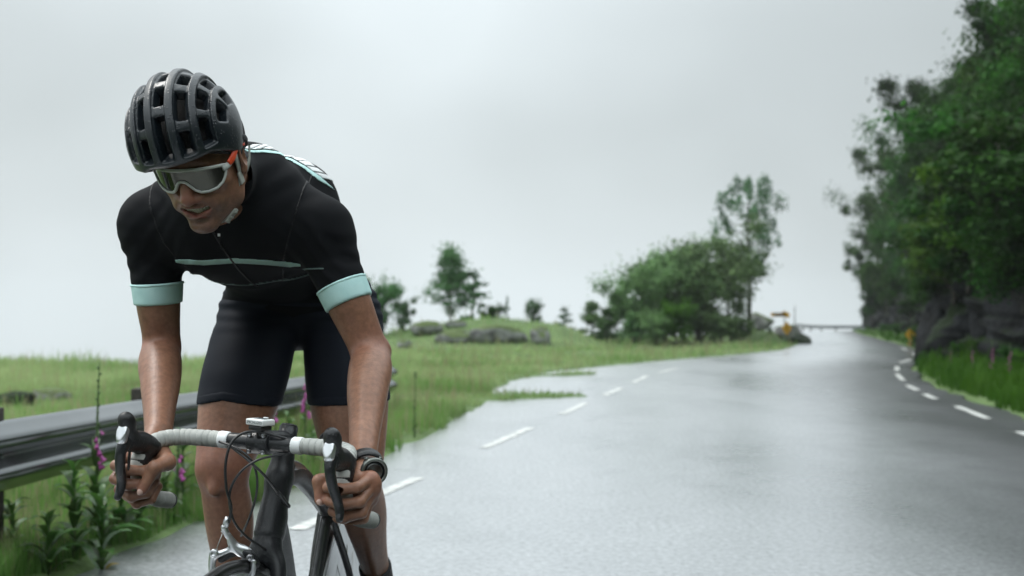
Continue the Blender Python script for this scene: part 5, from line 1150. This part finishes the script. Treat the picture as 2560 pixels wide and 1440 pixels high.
for s in (1, -1):
    H = catmull([BR(f_, s * s_, w_) for f_, s_, w_ in BAR_HALF], 14); ln = np.r_[0, np.cumsum(np.linalg.norm(np.diff(H, axis=0), axis=1))]
    q = np.arange(.082, ln[-1] - .002, .0011); P = np.stack([np.interp(q, ln, H[:, i]) for i in range(3)], 1)
    ph = (q / .0135) % 1.0; r = .0158 + .0010 * ph ** .7 - .0016 * np.exp(-((ph - 0) / .10) ** 2) - .0012 * np.exp(-((ph - 1) / .06) ** 2) + .0003 * vnoise(q * 300, q * 0 + s)
    r = r - .0015 * sstep(.1, .082, q); tp = mk('bar_tape', *tube(P, r, 20), m_tape, bike)
    q2 = np.arange(.068, .090, .001); P2 = np.stack([np.interp(q2, ln, H[:, i]) for i in range(3)], 1); mk('tape_band', *tube(P2, np.interp(q2, [.068, .071, .086, .090], [.0150, .0168, .0172, .0165]), 20), m_band, tp)
    e = H[-1]; t_ = unit(H[-1] - H[-4]); mk('end_plug', *lathe([(-.003, .0163), (.003, .0160), (.005, .012), (.005, 0)], e, t_, 18), m_rubber, tp)
    # hood and lever
    h = Sdf()
    h.limb([BR(.058, s * .207, -.018), BR(.088, s * .210, -.004), BR(.112, s * .2115, .002), BR(.129, s * .212, .016), BR(.137, s * .212, .036)], [.0195, .0180, .0158, .0148, .0142], .006)
    h.limb([BR(.135, s * .212, .032), BR(.142, s * .212, .042)], [.0142, .0128], .01); h.cap(BR(.095, s * .210, -.012), BR(.128, s * .214, -.010), .0155, .0125, .012); h.cap(BR(.075, s * .212, -.03), BR(.084, s * .213, -.045), .019, .0180, .008)
    P = [BR(.06, s * .207, -.02), BR(.155, s * .213, .05), BR(.08, s * .213, -.05)]; lo, hi = bb(P, .035); ax, D = h.grid(lo, hi, .0024); v, f = nets(ax, D); hood = mk('brake_hood', v, f, m_rubber, bike)
    b = Sdf(); b.limb([BR(.140, s * .212, .027), BR(.148, s * .212, .016), BR(.149, s * .2125, .003)], [.0108, .0118, .0105], .004, n=4)
    lo, hi = bb([BR(.13, s * .213, .03), BR(.15, s * .213, -.01)], .025); ax, D = b.grid(lo, hi, .0022); X, Y, Z = gridxyz(ax); nf = unit(BR(1, .0, .35) - BR(0, 0, 0)); c_ = BR(.1555, s * .212, .014); D = np.maximum(D, (X - c_[0]) * nf[0] + (Y - c_[1]) * nf[1] + (Z - c_[2]) * nf[2]).astype(np.float32)
    v, f = nets(ax, D); tag(mk('lever_cap', v, f, m_alloy, hood), 'silver cap on the lever pivot')
    l = Sdf(); fl = ((BR(1, 0, 0) - BR(0, 0, 0)), .62)
    l.limb([BR(.142, s * .2125, .000), BR(.147, s * .215, -.022), BR(.140, s * .219, -.052), BR(.127, s * .2235, -.078), BR(.124, s * .2275, -.098), BR(.128, s * .2295, -.110)], [.0100, .0102, .0096, .0090, .0085, .0070], .004)
    l.cap(BR(.128, s * .2125, .000), BR(.141, s * .213, -.012), .010, .0095, .006)
    lo, hi = bb([BR(.17, s * .21, .01), BR(.13, s * .235, -.14)], .03); ax, D = l.grid(lo, hi, .0022); v, f = nets(ax, D); mk('brake_lever', v, f, m_lever, hood)
    mk('shift_paddle', *tube(catmull([BR(.128, s * .208, -.018), BR(.126, s * .210, -.042), BR(.118, s * .214, -.064)], 5), [.004, .005, .0035], 10, squash=(.5, 1.2)), m_lever, hood)
# cables
def cab(P, r=.0026, nm='cable', mt=None): mk(nm, *tube(catmull([W(*p) for p in P], 8), r, 8), mt or m_cable, bike)
cab([(742, 1106, 2.335), (700, 1092, 2.322), (650, 1079, 2.318), (608, 1083, 2.312), (578, 1108, 2.300), (564, 1160, 2.292), (566, 1220, 2.290), (578, 1268, 2.292), (572, 1308, 2.296)], .0027)
cab([(548, 1104, 2.345), (590, 1120, 2.322), (625, 1146, 2.312), (642, 1190, 2.318), (640, 1240, 2.335), (624, 1292, 2.362), (603, 1340, 2.40)], .0025)
cab([(738, 1128, 2.335), (690, 1138, 2.318), (640, 1152, 2.306), (598, 1184, 2.298), (574, 1234, 2.296), (582, 1296, 2.300), (612, 1338, 2.318), (655, 1368, 2.35), (690, 1392, 2.40)], .0025)
cab([(566, 1108, 2.34), (620, 1150, 2.31), (664, 1192, 2.312), (694, 1230, 2.33), (720, 1262, 2.36)], .0028); cab([(694, 1230, 2.33), (707, 1247, 2.345), (722, 1266, 2.362)], .0042, 'cable_adjuster'); cab([(705, 1236, 2.41), (712, 1252, 2.39), (722, 1267, 2.365)], .0036, 'cable_stop')
# front brake caliper
caliper = tag(mk('brake_caliper', *(lambda g: nets(g[0], g[1]))((lambda S_: S_.grid(*(lambda a: (a[0], a[1], .0021))(bb([W(525, 1300, 2.30), W(660, 1470, 2.34)], .03))))((lambda S_: (
    S_.limb([W(572, 1338, 2.300), W(583, 1362, 2.304), W(600, 1378, 2.308), W(628, 1388, 2.31)], [.0052, .0095, .0105, .007], .006),
    S_.limb([W(540, 1388, 2.302), W(566, 1378, 2.304), W(592, 1369, 2.306), W(618, 1374, 2.308), W(634, 1394, 2.31)], [.007, .0058, .007, .006, .0055], .005),
    S_.limb([W(534, 1386, 2.302), W(530, 1410, 2.304), W(532, 1450, 2.306)], [.0085, .007, .0065], .004), S_.cap(W(560, 1318, 2.298), W(568, 1338, 2.30), .0062, .0058, .003), S_)[-1])(Sdf()))), m_alloy, bike), 'silver front brake caliper')
def lim(name, P, R, mt, par, h=.0022, flat=None):
    S_ = Sdf(); S_.limb(P, R, .004); lo, hi = bb(P, max(R) + .01); ax, D = S_.grid(lo, hi, h); v, f = nets(ax, D); return mk(name, v, f, mt, par)
lim('lower_arm', [W(552, 1400, 2.306), W(590, 1380, 2.308), W(622, 1384, 2.308), W(640, 1410, 2.308)], [.006, .0085, .0095, .008], m_frame, caliper)
lim('pad_arm', [W(634, 1404, 2.304), W(632, 1428, 2.304), W(622, 1462, 2.304)], [.0065, .0058, .0052], m_alloy, caliper)
for p, r in ((W(534, 1384, 2.288), .0085), (W(624, 1395, 2.286), .0068)):
    mk('pivot_bolt', *lathe([(0, r), (.006, r), (.008, r * .8), (.008, r * .45), (.005, r * .4), (.005, 0)], p + np.array([0, .006, 0]), (0, -1, 0), 18), m_bolt if r < .007 else m_alloy, caliper)
mk('barrel_adjuster', *tube([W(568, 1292, 2.296), W(566, 1302, 2.297), W(564, 1314, 2.298), W(562, 1318, 2.298), W(560, 1330, 2.299)], [.0032, .0058, .0062, .0045, .0062], 12), m_alloy, caliper)
mk('brake_wire', *tube([W(558, 1330, 2.300), W(546, 1360, 2.302), W(538, 1384, 2.302)], .0011, 6), m_wire, caliper)
# wheels
def wheel(T, nm, rim_mt, hubw=.05):
    o = lambda f_, s_, w_: T(f_, s_, w_)
    c = o(0, 0, 0); a = unit(o(0, 1, 0) - c)
    R_ = .336; ty = [(math.cos(t) * .0125, R_ - .0125 + math.sin(t) * .0125) for t in np.linspace(-2.2, math.pi + 2.2 - math.pi + 2.2 - .0, 3)]
    prof = [(.0115 * math.cos(t) , R_ - .0125 + .0125 * math.sin(t)) for t in np.linspace(-.75, math.pi + .75, 12)]
    tyre = mk('tyre', *lathe(prof + [prof[0]], c, a, 96), m_tyre, None)
    rim = mk('rim', *lathe([(-.0095, R_ - .020), (-.0105, R_ - .026), (-.0115, R_ - .045), (-.008, R_ - .062), (0, R_ - .068), (.008, R_ - .062), (.0115, R_ - .045), (.0105, R_ - .026), (.0095, R_ - .020), (-.0095, R_ - .020)], c, a, 96), rim_mt, None)
    root = tyre; tyre.name = nm
    return tyre, rim, c, a
for T, nm in ((lambda f_, s_, w_: ST(f_, s_, .335 + w_), 'front_wheel'), (lambda f_, s_, w_: BK(-.985 + f_, s_, .335 + w_), 'rear_wheel')):
    c = T(0, 0, 0); a = unit(T(0, 1, 0) - c); R_ = .336
    prof = [(.0120 * math.cos(t), R_ - .0125 + .0125 * math.sin(t)) for t in np.linspace(-.75, math.pi + .75, 12)]
    rim = mk(nm, *lathe([(-.0100, R_ - .0195), (-.0110, R_ - .026), (-.0120, R_ - .042), (-.008, R_ - .060), (0, R_ - .066), (.008, R_ - .060), (.0120, R_ - .042), (.0110, R_ - .026), (.0100, R_ - .0195), (-.0100, R_ - .0195)], c, a, 96), m_frame, bike)
    mk('tyre', *lathe(prof + [prof[0]], c, a, 96), m_tyre, rim)
    for s in (1, -1): mk('brake_track', *lathe([(s * .0103, R_ - .0205), (s * .0114, R_ - .027), (s * .0117, R_ - .034)], c, a, 96), m_alloy, rim)
    mk('hub', *lathe([(-.05, .006), (-.036, .018), (-.030, .012), (.030, .012), (.036, .018), (.05, .006)], c, a, 20), m_frame, rim)
    e1 = unit(T(1, 0, 0) - c); e2 = unit(T(0, 0, 1) - c)
    for k in range(20):
        t = k / 20 * 2 * math.pi; s = 1 if k % 2 else -1; d = e1 * math.cos(t) + e2 * math.sin(t); d2 = e1 * math.cos(t + .5 * s) + e2 * math.sin(t + .5 * s)
        mk('spoke', *tube([c + a * s * .033 + d2 * .018, c + d * (R_ - .062)], .0011, 5), m_wire, rim)
# drive train (mostly below the frame)
cr0 = BK(-.59, 0, .27); ca = unit(BK(0, 1, 0) - BK(0, 0, 0)); dn = unit(BK(1, 0, -.10) - BK(0, 0, 0))
ring = mk('chainring', *lathe([(0, .085), (.002, .098), (.004, .085), (.002, .072)] + [(0, .085)], cr0 - ca * .048, ca, 48), m_bolt, bike)
for s in (1, -1):
    d = dn * (-s); p = cr0 + ca * s * .062; mk('crank_arm', *tube([p, p + d * .172 + ca * s * .012], [.014, .010], 10, squash=(1, .6)), m_frame, bike)
    q = p + d * .172 + ca * s * .045; mk('pedal', *box(q, (.06, .09, .02), None, .006), m_frame, bike)
mk('cassette', *lathe([(-.045, .012), (-.045, .03), (-.026, .055), (-.024, .012)], BK(-.985, 0, .335), ca, 32), m_bolt, bike)
ch = [cr0 - ca * .046 + unit(BK(0, 0, 1) - BK(0, 0, 0)) * .098, BK(-.985, -.036, .385)]; mk('chain', *tube(ch, .0035, 6), m_bolt, bike)
ch = [cr0 - ca * .046 - unit(BK(0, 0, 1) - BK(0, 0, 0)) * .098, BK(-.965, -.036, .22), BK(-.985, -.036, .29)]; mk('chain', *tube(ch, .0035, 6), m_bolt, bike)
lim('front_derailleur', [BK(-.62, -.03, .40), BK(-.66, -.045, .385), BK(-.67, -.05, .36)], [.012, .015, .01], m_bolt, bike, .003)
mk('bottle_cage_boss', *box(BK(-.42, 0, .50), (.03, .03, .02), None, .006), m_rubber, bike)
# cycle computer on the stem
Rb = np.array([unit(BR(0, 1, 0) - BR(0, 0, 0)), unit(BR(1, 0, -.0) - BR(0, 0, 0)), unit(BR(0, 0, 1) - BR(0, 0, 0))])
yaw_ = math.radians(-17); Rz = np.array([[math.cos(yaw_), -math.sin(yaw_), 0], [math.sin(yaw_), math.cos(yaw_), 0], [0, 0, 1]]); Rb = (Rz @ Rb.T).T
pc_ = W(651, 1055, 2.33)
comp = mk('cycle_computer', *box(pc_, (.046, .034, .0125), Rb.T, .0028), m_plast, bike); mk('computer_base', *box(pc_ - Rb[2] * .011 + Rb[1] * 0, (.034, .030, .009), Rb.T, .002), m_rubber, comp)
mk('computer_mount', *tube([pc_ - Rb[2] * .012, pc_ - Rb[2] * .030 - Rb[1] * .004], .009, 10), m_rubber, comp); mk('computer_screen', *box(pc_ + Rb[2] * .0064 - Rb[1] * .004, (.030, .016, .0006), Rb.T), m_dark, comp); mk('computer_button', *box(pc_ + Rb[2] * .0070 - Rb[1] * .0145, (.010, .006, .003), Rb.T, .001), m_plast, comp)
fc_ = bpy.data.curves.new('maker_name', 'FONT'); fc_.body = 'SPECIALIZED'; fc_.size = .0072; fc_.align_x = 'CENTER'; fc_.align_y = 'CENTER'; fc_.extrude = .0001; fc_.shear = .25
fo = bpy.data.objects.new('maker_name', fc_); COL.objects.link(fo); dg = bpy.context.evaluated_depsgraph_get(); me = bpy.data.meshes.new_from_object(fo.evaluated_get(dg)); COL.objects.unlink(fo); bpy.data.objects.remove(fo)
to = bpy.data.objects.new('maker_name', me); COL.objects.link(to); me.materials.append(m_dark)
ex, ey, ez = Rb[0], Rb[2], Rb[1]
co = np.array([v.co[:] for v in me.vertices]); co = pc_ + Rb[1] * .0173 + np.outer(co[:, 0], ex) + np.outer(co[:, 1], ey) + np.outer(co[:, 2], ez) - wloc(comp); me.vertices.foreach_set('co', co.astype(np.float32).ravel()); me.update(); to.parent = comp
# ================================================================== guardrail, signs, wild flowers
m_galv = mat('galvanised_steel', (.17, .18, .185), .2, metal=1.0, noise=(1.2, 3), col2=(.24, .25, .255)); m_post = mat('tarred_timber', (.022, .018, .014), .8, noise=(30, 5), col2=(.05, .042, .034), bump=(40, .6, .004))
WP = [(0.0, .155), (.012, .150), (.020, .138), (.062, .105), (.078, .088), (.083, .072), (.078, .056), (.060, .038), (.012, .010), (0, 0), (.012, -.010), (.060, -.038), (.078, -.056), (.083, -.072), (.078, -.088), (.062, -.105), (.020, -.138), (.012, -.150), (0, -.155)]
def rail_piece(path, z0, name, parent, mt, sc=1.0, lift=0.0, flare=0.0):
    P = np.array(path, float); T = np.gradient(P, axis=0); T /= np.linalg.norm(T, axis=1)[:, None]; Nr = np.c_[T[:, 1], -T[:, 0]]      # towards the road (right of travel)
    V = []; k = len(WP)
    for i, (p, n) in enumerate(zip(P, Nr)):
        z = z0[i] if hasattr(z0, '__len__') else z0
        for d, h in WP: V.append((p[0] + n[0] * (d * sc + lift), p[1] + n[1] * (d * sc + lift), z + h * sc))
        for d, h in WP: V.append((p[0] + n[0] * (d * sc + lift - .004), p[1] + n[1] * (d * sc + lift - .004), z + h * sc * .985))
    F = []; m_ = 2 * k
    for i in range(len(P) - 1):
        for j in range(k - 1):
            a, b = i * m_ + j, (i + 1) * m_ + j; F.append((a, b, b + 1, a + 1)); F.append((a + k, a + k + 1, b + k + 1, b + k))
        F.append((i * m_, i * m_ + k, (i + 1) * m_ + k, (i + 1) * m_)); F.append((i * m_ + k - 1, (i + 1) * m_ + k - 1, (i + 1) * m_ + 2 * k - 1, i * m_ + 2 * k - 1))
    return mk(name, V, F, mt, parent)
RAIL = np.array([(-2.45, -4), (-2.38, 0), (-2.30, 3), (-2.22, 5.2), (-2.08, 7.75), (-1.78, 10.2), (-1.36, 13.3)])
RC = catmull(np.c_[RAIL, np.zeros(len(RAIL))], 24)[:, :2]; RL = np.r_[0, np.cumsum(np.linalg.norm(np.diff(RC, axis=0), axis=1))]
def rp(q): return np.array([np.interp(q, RL, RC[:, 0]), np.interp(q, RL, RC[:, 1])])
def rz(q): return float(np.interp(rp(q)[1], [-4, 5, 8, 13.3], [.53, .525, .475, .435]))
rail = thing('guardrail', 'long wet steel guardrail with dark posts along the left verge', 'guardrail', (-2.2, 5.2, 0))
tot = RL[-1]; q0 = 0.0; k = 0
while q0 < tot - .1:
    q1 = min(q0 + 4.3, tot); qq = np.linspace(q0, q1, 24); rail_piece([rp(q) for q in qq], [rz(q) for q in qq], 'rail_beam', rail, m_galv, 1.0, .003 * (k % 2)); k += 1
    if q1 >= tot - 1e-6: break
    q0 = q1 - .28
for q in np.arange(1.2, tot, 2.0):
    p, z = rp(q), rz(q); t = unit(rp(q + .05) - rp(q - .05)); n = np.array([t[1], -t[0]]); c = p - n * .075
    Rm = np.array([[t[0], -n[0], 0], [t[1], -n[1], 0], [0, 0, 1]]); g = float(ground(c[0], c[1])); v, f = box((c[0], c[1], (g - .3 + z + .21) / 2), (.12, .14, z + .21 - g + .3), Rm, .008); mk('post', v, f, m_post, rail)
    for h in (.0,):
        b = np.r_[p + n * .006, z + h]; mk('bolt', *lathe([(0, .017), (.008, .016), (.012, .008), (.012, 0)], b, np.r_[n, 0], 12), m_galv, rail)
# curled end terminal
pe = rp(tot); t = unit(rp(tot) - rp(tot - .2)); n = np.array([t[1], -t[0]]); arc = [pe + t * .02 + (t * math.sin(a) * .10 - n * (1 - math.cos(a)) * .10) for a in np.linspace(0, 2.6, 14)]; rail_piece(arc, rz(tot), 'end_terminal', rail, m_galv, 1.0, .004)
# far rail at the crest
far = thing('guardrail', 'dark thin guardrail closing the far bend against the sky', 'guardrail', (28, 110, -.3))
FR = catmull([(23.9, 101, 0), (26.5, 107.5, 0), (30, 113.5, 0), (35, 119, 0)], 8)[:, :2]; zf = [float(crest(0, y)) + .56 for x, y in FR]; rail_piece(FR, zf, 'rail_beam', far, m_galv, 1.0)
for i in range(2, len(FR), 4): c = FR[i]; z = zf[i]; mk('post', *box((c[0] - .1, c[1] + .1, z - .35), (.12, .12, .9)), m_post, far)
# yellow and black bend signs
m_yel = mat('sign_yellow', (.62, .33, .012), .45); m_blk = mat('sign_black', (.02, .02, .02), .5); m_pole = mat('sign_pole', (.32, .33, .33), .4, metal=.6)
def sign(p, parts, label, rz_=0.0, pole=1.6):
    o = thing('road_sign', label, 'sign', p); o.rotation_euler = (0, 0, rz_)
    v, f = tube([(0, .03, -.2), (0, .03, pole)], .03, 8); mk('post', v, f, m_pole, o, True, False)
    for kind, x, z, a, b, ang in parts:
        c, s = math.cos(ang), math.sin(ang)
        if kind == 'board': pts = [(-a, -b), (a, -b), (a, b), (-a, b)]
        elif kind == 'arrow': pts = [(-a, -b), (a * .55, -b), (a, 0), (a * .55, b), (-a, b)]
        else: pts = [(0, -b), (a, 0), (0, b), (-a, 0)]
        n_ = len(pts); V = [(x + u * c - w * s, dy, z + u * s + w * c) for dy in (-.012, .012) for u, w in pts]; F = [tuple(range(n_)), tuple(range(2 * n_ - 1, n_ - 1, -1))] + [(i, (i + 1) % n_, n_ + (i + 1) % n_, n_ + i)[::-1] for i in range(n_)]
        pl_ = mk('panel', V, F, m_yel, o, False, False)
        if kind == 'board':
            for q in (-.55, -.1, .35, .8):
                u0 = q * a; w_ = a * .16; V = [(x + (u0 + e + g) * c - w * s, -.016, z + (u0 + e + g) * s + w * c) for w, g in ((-b * .92, 0), (0, w_), (b * .92, 0)) for e in (-w_, w_)]; mk('chevron', V, [(0, 1, 3, 2), (2, 3, 5, 4)], m_blk, pl_, False, False)
        elif kind == 'diamond':
            V = [(x + u * .62, -.016, z + w * .62) for u, w in pts]; mk('sign_symbol', [(x - a * .12, -.016, z - b * .45), (x + a * .12, -.016, z - b * .45), (x + a * .12, -.016, z + b * .4), (x - a * .12, -.016, z + b * .4)], [(0, 1, 2, 3)], m_blk, pl_, False, False)
    return o
pA = at(1962, 46.0); sign(pA, [('board', -.28, 1.18 - pA[2], .27, .075, 0), ('arrow', .04, 1.20 - pA[2], .10, .16, 1.2), ('diamond', .08, .66 - pA[2], .19, .27, 0)], 'yellow and black bend sign with a diamond below on the bend boulder', .15, 1.3)
pB = at(2276, 43); sign((pB[0], pB[1], pB[2]), [('diamond', 0, .46 - pB[2], .18, .24, 0), ('board', .02, .13 - pB[2], .10, .06, 0)], 'small orange-yellow warning sign in the grass below the cliff', -.2, .6)
o = thing('snow_pole', 'thin tall grey marker pole at the road bend', 'pole', at(1987, 56)); mk('pole', *tube([(0, 0, -.2), (0, 0, .9), (0, 0, 1.62)], [.03, .028, .022], 8), m_pole, o, True, False); mk('band', *tube([(0, 0, 1.35), (0, 0, 1.45)], .031, 8), m_blk, o, True, False)
# ------------------------------------------------------------------ foxgloves and leafy weeds
m_stem = mat('stem_green', (.06, .11, .03), .6); m_leaf = mat('broad_leaf', (.035, .095, .018), .42, noise=(20, 3), col2=(.07, .15, .03), trans=.3, obj_rand=.3); m_pink = mat('foxglove_pink', (.42, .06, .30), .55, noise=(30, 2), col2=(.55, .13, .42), trans=.3); m_yl = mat('yellowing_leaf', (.30, .22, .03), .5, trans=.3)
def leaf_mesh(l=1.0, w=.3):
    V = []; n_ = 7
    for i in range(n_):
        t = i / (n_ - 1); ww = w * math.sin(math.pi * min(1, t * .93 + .05)) ** .8 * .5; z = .28 * l * math.sin(t * 2.6) * (1 - .3 * t); x = l * t * (1 - .12 * t)
        V += [(x, -ww, z + ww * .35), (x, 0, z), (x, ww, z + ww * .35)]
    F = [(3 * i + j, 3 * i + j + 1, 3 * i + 4 + j, 3 * i + 3 + j) for i in range(n_ - 1) for j in (0, 1)]
    me = bpy.data.meshes.new('leaf'); me.from_pydata(V, [], F); me.polygons.foreach_set('use_smooth', [True] * len(F)); me.update(); return me
LEAF = leaf_mesh(); LEAF.materials.append(m_leaf); LEAFY = leaf_mesh(1, .4); LEAFY.materials.append(m_yl)
_bv, _bf = lathe([(0, .10), (.12, .20), (.45, .27), (.75, .30), (.95, .42), (1.0, .46)], (0, 0, 0), (0, 0, -1), 9); BELL = bpy.data.meshes.new('flower'); BELL.from_pydata(_bv.tolist(), [], _bf[:-1]); BELL.polygons.foreach_set('use_smooth', [True] * len(BELL.polygons)); BELL.materials.append(m_pink); BELL.update()
def addleaf(o, z, az, l, tilt, me=None):
    az += random.uniform(-.5, .5); tilt *= random.uniform(.3, 1.25); l *= random.uniform(.5, 1.05)
    c = bpy.data.objects.new('leaf', me or LEAF); COL.objects.link(c); c.parent = o; c.location = (0, 0, z); c.rotation_euler = (0, -tilt, az); c.scale = (l, l, l)
def foxglove(px_, y, top, label, nfl=14, leaves_=14, z_fl=(.5, .8), seed=0, lsz=.22, lean=0.0, x=None):
    r = np.random.default_rng(seed); x = (px_ - CX) / FPX * y; g = float(ground(x, y)); h = CAMH - (top - HY) / FPX * y - g
    o = thing('foxglove', label, 'flower', (x, y, g)); S_ = catmull([(0, 0, -.02), (lean * .2, .01, h * .4), (lean * .6, 0, h * .75), (lean, 0, h)], 6); mk('stem', *tube(S_, [.009, .007, .005, .002], 7), m_stem, o, True, False)
    for i in range(leaves_):
        t = (i / leaves_) ** 1.6; addleaf(o, t * h * .62, i * 2.4 + r.random(), lsz * (1 - .65 * t) * (.8 + .5 * r.random()), .25 + .7 * r.random() + .3 * t)
    for i in range(nfl):
        t = z_fl[0] + (z_fl[1] - z_fl[0]) * i / nfl; c = bpy.data.objects.new('flower', BELL); COL.objects.link(c); c.parent = o; az = r.normal() * 1.3 - 1.2; p = S_[min(int(t * (len(S_) - 1)), len(S_) - 1)]
        c.location = (p[0] + .014 * math.cos(az), p[1] + .014 * math.sin(az), t * h); c.rotation_euler = (0, -(.9 - .5 * t) , az); s_ = .030 * (1.25 - .7 * (t - z_fl[0]) / (z_fl[1] - z_fl[0] + 1e-6)); c.scale = (s_, s_, s_)
    for i in range(10):
        t = z_fl[1] + (1 - z_fl[1]) * i / 10; p = S_[min(int(t * (len(S_) - 1)), len(S_) - 1)]; az = i * 2.4; mk('bud', *lathe([(0, .006), (.008, .007), (.016, .001)], (p[0], p[1], t * h), (math.cos(az), math.sin(az), .4), 6), m_stem, o, True, False)
    return o
foxglove(238, 5.75, 905, 'tall foxglove with few pink bells in front of the guardrail at left', 6, 30, (.46, .66), 1, .25, .02)
foxglove(300, 5.95, 1150, 'leafy foxglove rosette without flowers by the near guardrail post', 0, 24, (.5, .6), 2, .24, .0)
foxglove(442, 6.6, 1100, 'short pink foxglove beside the cyclist right hand', 7, 12, (.55, .85), 3, .16, .01)
foxglove(762, 8.6, 905, 'bright pink foxglove seen between the cyclist legs', 12, 14, (.52, .86), 4, .16, .01)
foxglove(690, 8.3, 960, 'pale pink foxglove left of the bright one between the legs', 8, 14, (.6, .9), 5, .16, -.02)
foxglove(1036, 11.0, 930, 'bare foxglove stalk in the grass right of the cyclist arm', 0, 8, (.6, .9), 6, .12, .01)
for i_, (px_, y, top, lb) in enumerate([(2428, 20.5, 860, 'pink foxglove in the right verge nearest the rock slab'), (2478, 19.5, 850, 'pink foxglove second from the rock slab in the right verge'), (2522, 18.5, 858, 'pink foxglove at the right picture edge'), (2375, 23.5, 868, 'small foxglove at the foot of the tall rock slab')]):
    foxglove(px_, y, top, lb, 12, 10, (.35, .85), 20 + i_, .22, .02)
def weed(px_, y, hgt_, label, n_=26, seed=0, l=.2, yl=0):
    r = np.random.default_rng(seed); x = (px_ - CX) / FPX * y; g = float(ground(x, y)); o = thing('leafy_weed', label, 'plant', (x, y, g)); mk('stem', *tube([(0, 0, -.02), (.01, 0, hgt_ * .5), (0, .01, hgt_)], [.006, .005, .002], 6), m_stem, o, True, False)
    for i in range(n_): t = i / n_; addleaf(o, t * hgt_, i * 2.4, l * (1 - .45 * t) * (.7 + .6 * r.random()), .15 + .8 * r.random(), LEAFY if i < yl else None)
weed(185, 5.45, .42, 'dark leafy weed left of the tall foxglove', 30, 1, .22); weed(255, 5.35, .36, 'leafy weed with a yellowing leaf at the road edge', 28, 2, .24, 1); weed(345, 6.1, .38, 'leafy weed under the cyclist right hand', 26, 3, .22); weed(120, 5.2, .24, 'low leafy weed near the left picture edge', 22, 4, .2)
weed(455, 6.9, .45, 'leafy weed between the cyclist hand and knee', 26, 5, .2); weed(720, 8.7, .40, 'leafy weed behind the bicycle stem', 24, 6, .2, 1); weed(780, 8.5, .30, 'low leafy weed behind the left knee', 22, 7, .2); weed(30, 5.3, .28, 'weed clump at the left picture edge under the rail', 22, 8, .2)
weed(410, 6.4, .3, 'small weed by the dark rail post behind the hand', 20, 9, .18)
# ------------------------------------------------------------------ rain haze: one closed box of even air
m = bpy.data.materials.new('rain_haze'); m.use_nodes = True; N = m.node_tree.nodes; N.remove(N['Principled BSDF'])
pv = N.new('ShaderNodeVolumePrincipled'); pv.inputs['Color'].default_value = (.93, .96, .97, 1); pv.inputs['Density'].default_value = HAZE; pv.inputs['Anisotropy'].default_value = 0.2
m.node_tree.links.new(pv.outputs['Volume'], N['Material Output'].inputs['Volume'])
V, F = box((0, 290, -3), (1240, 860, 48))
tag(mk('haze', V, F, m, None, False), 'pale grey rain haze over the fjord road', 'haze', kind='stuff')
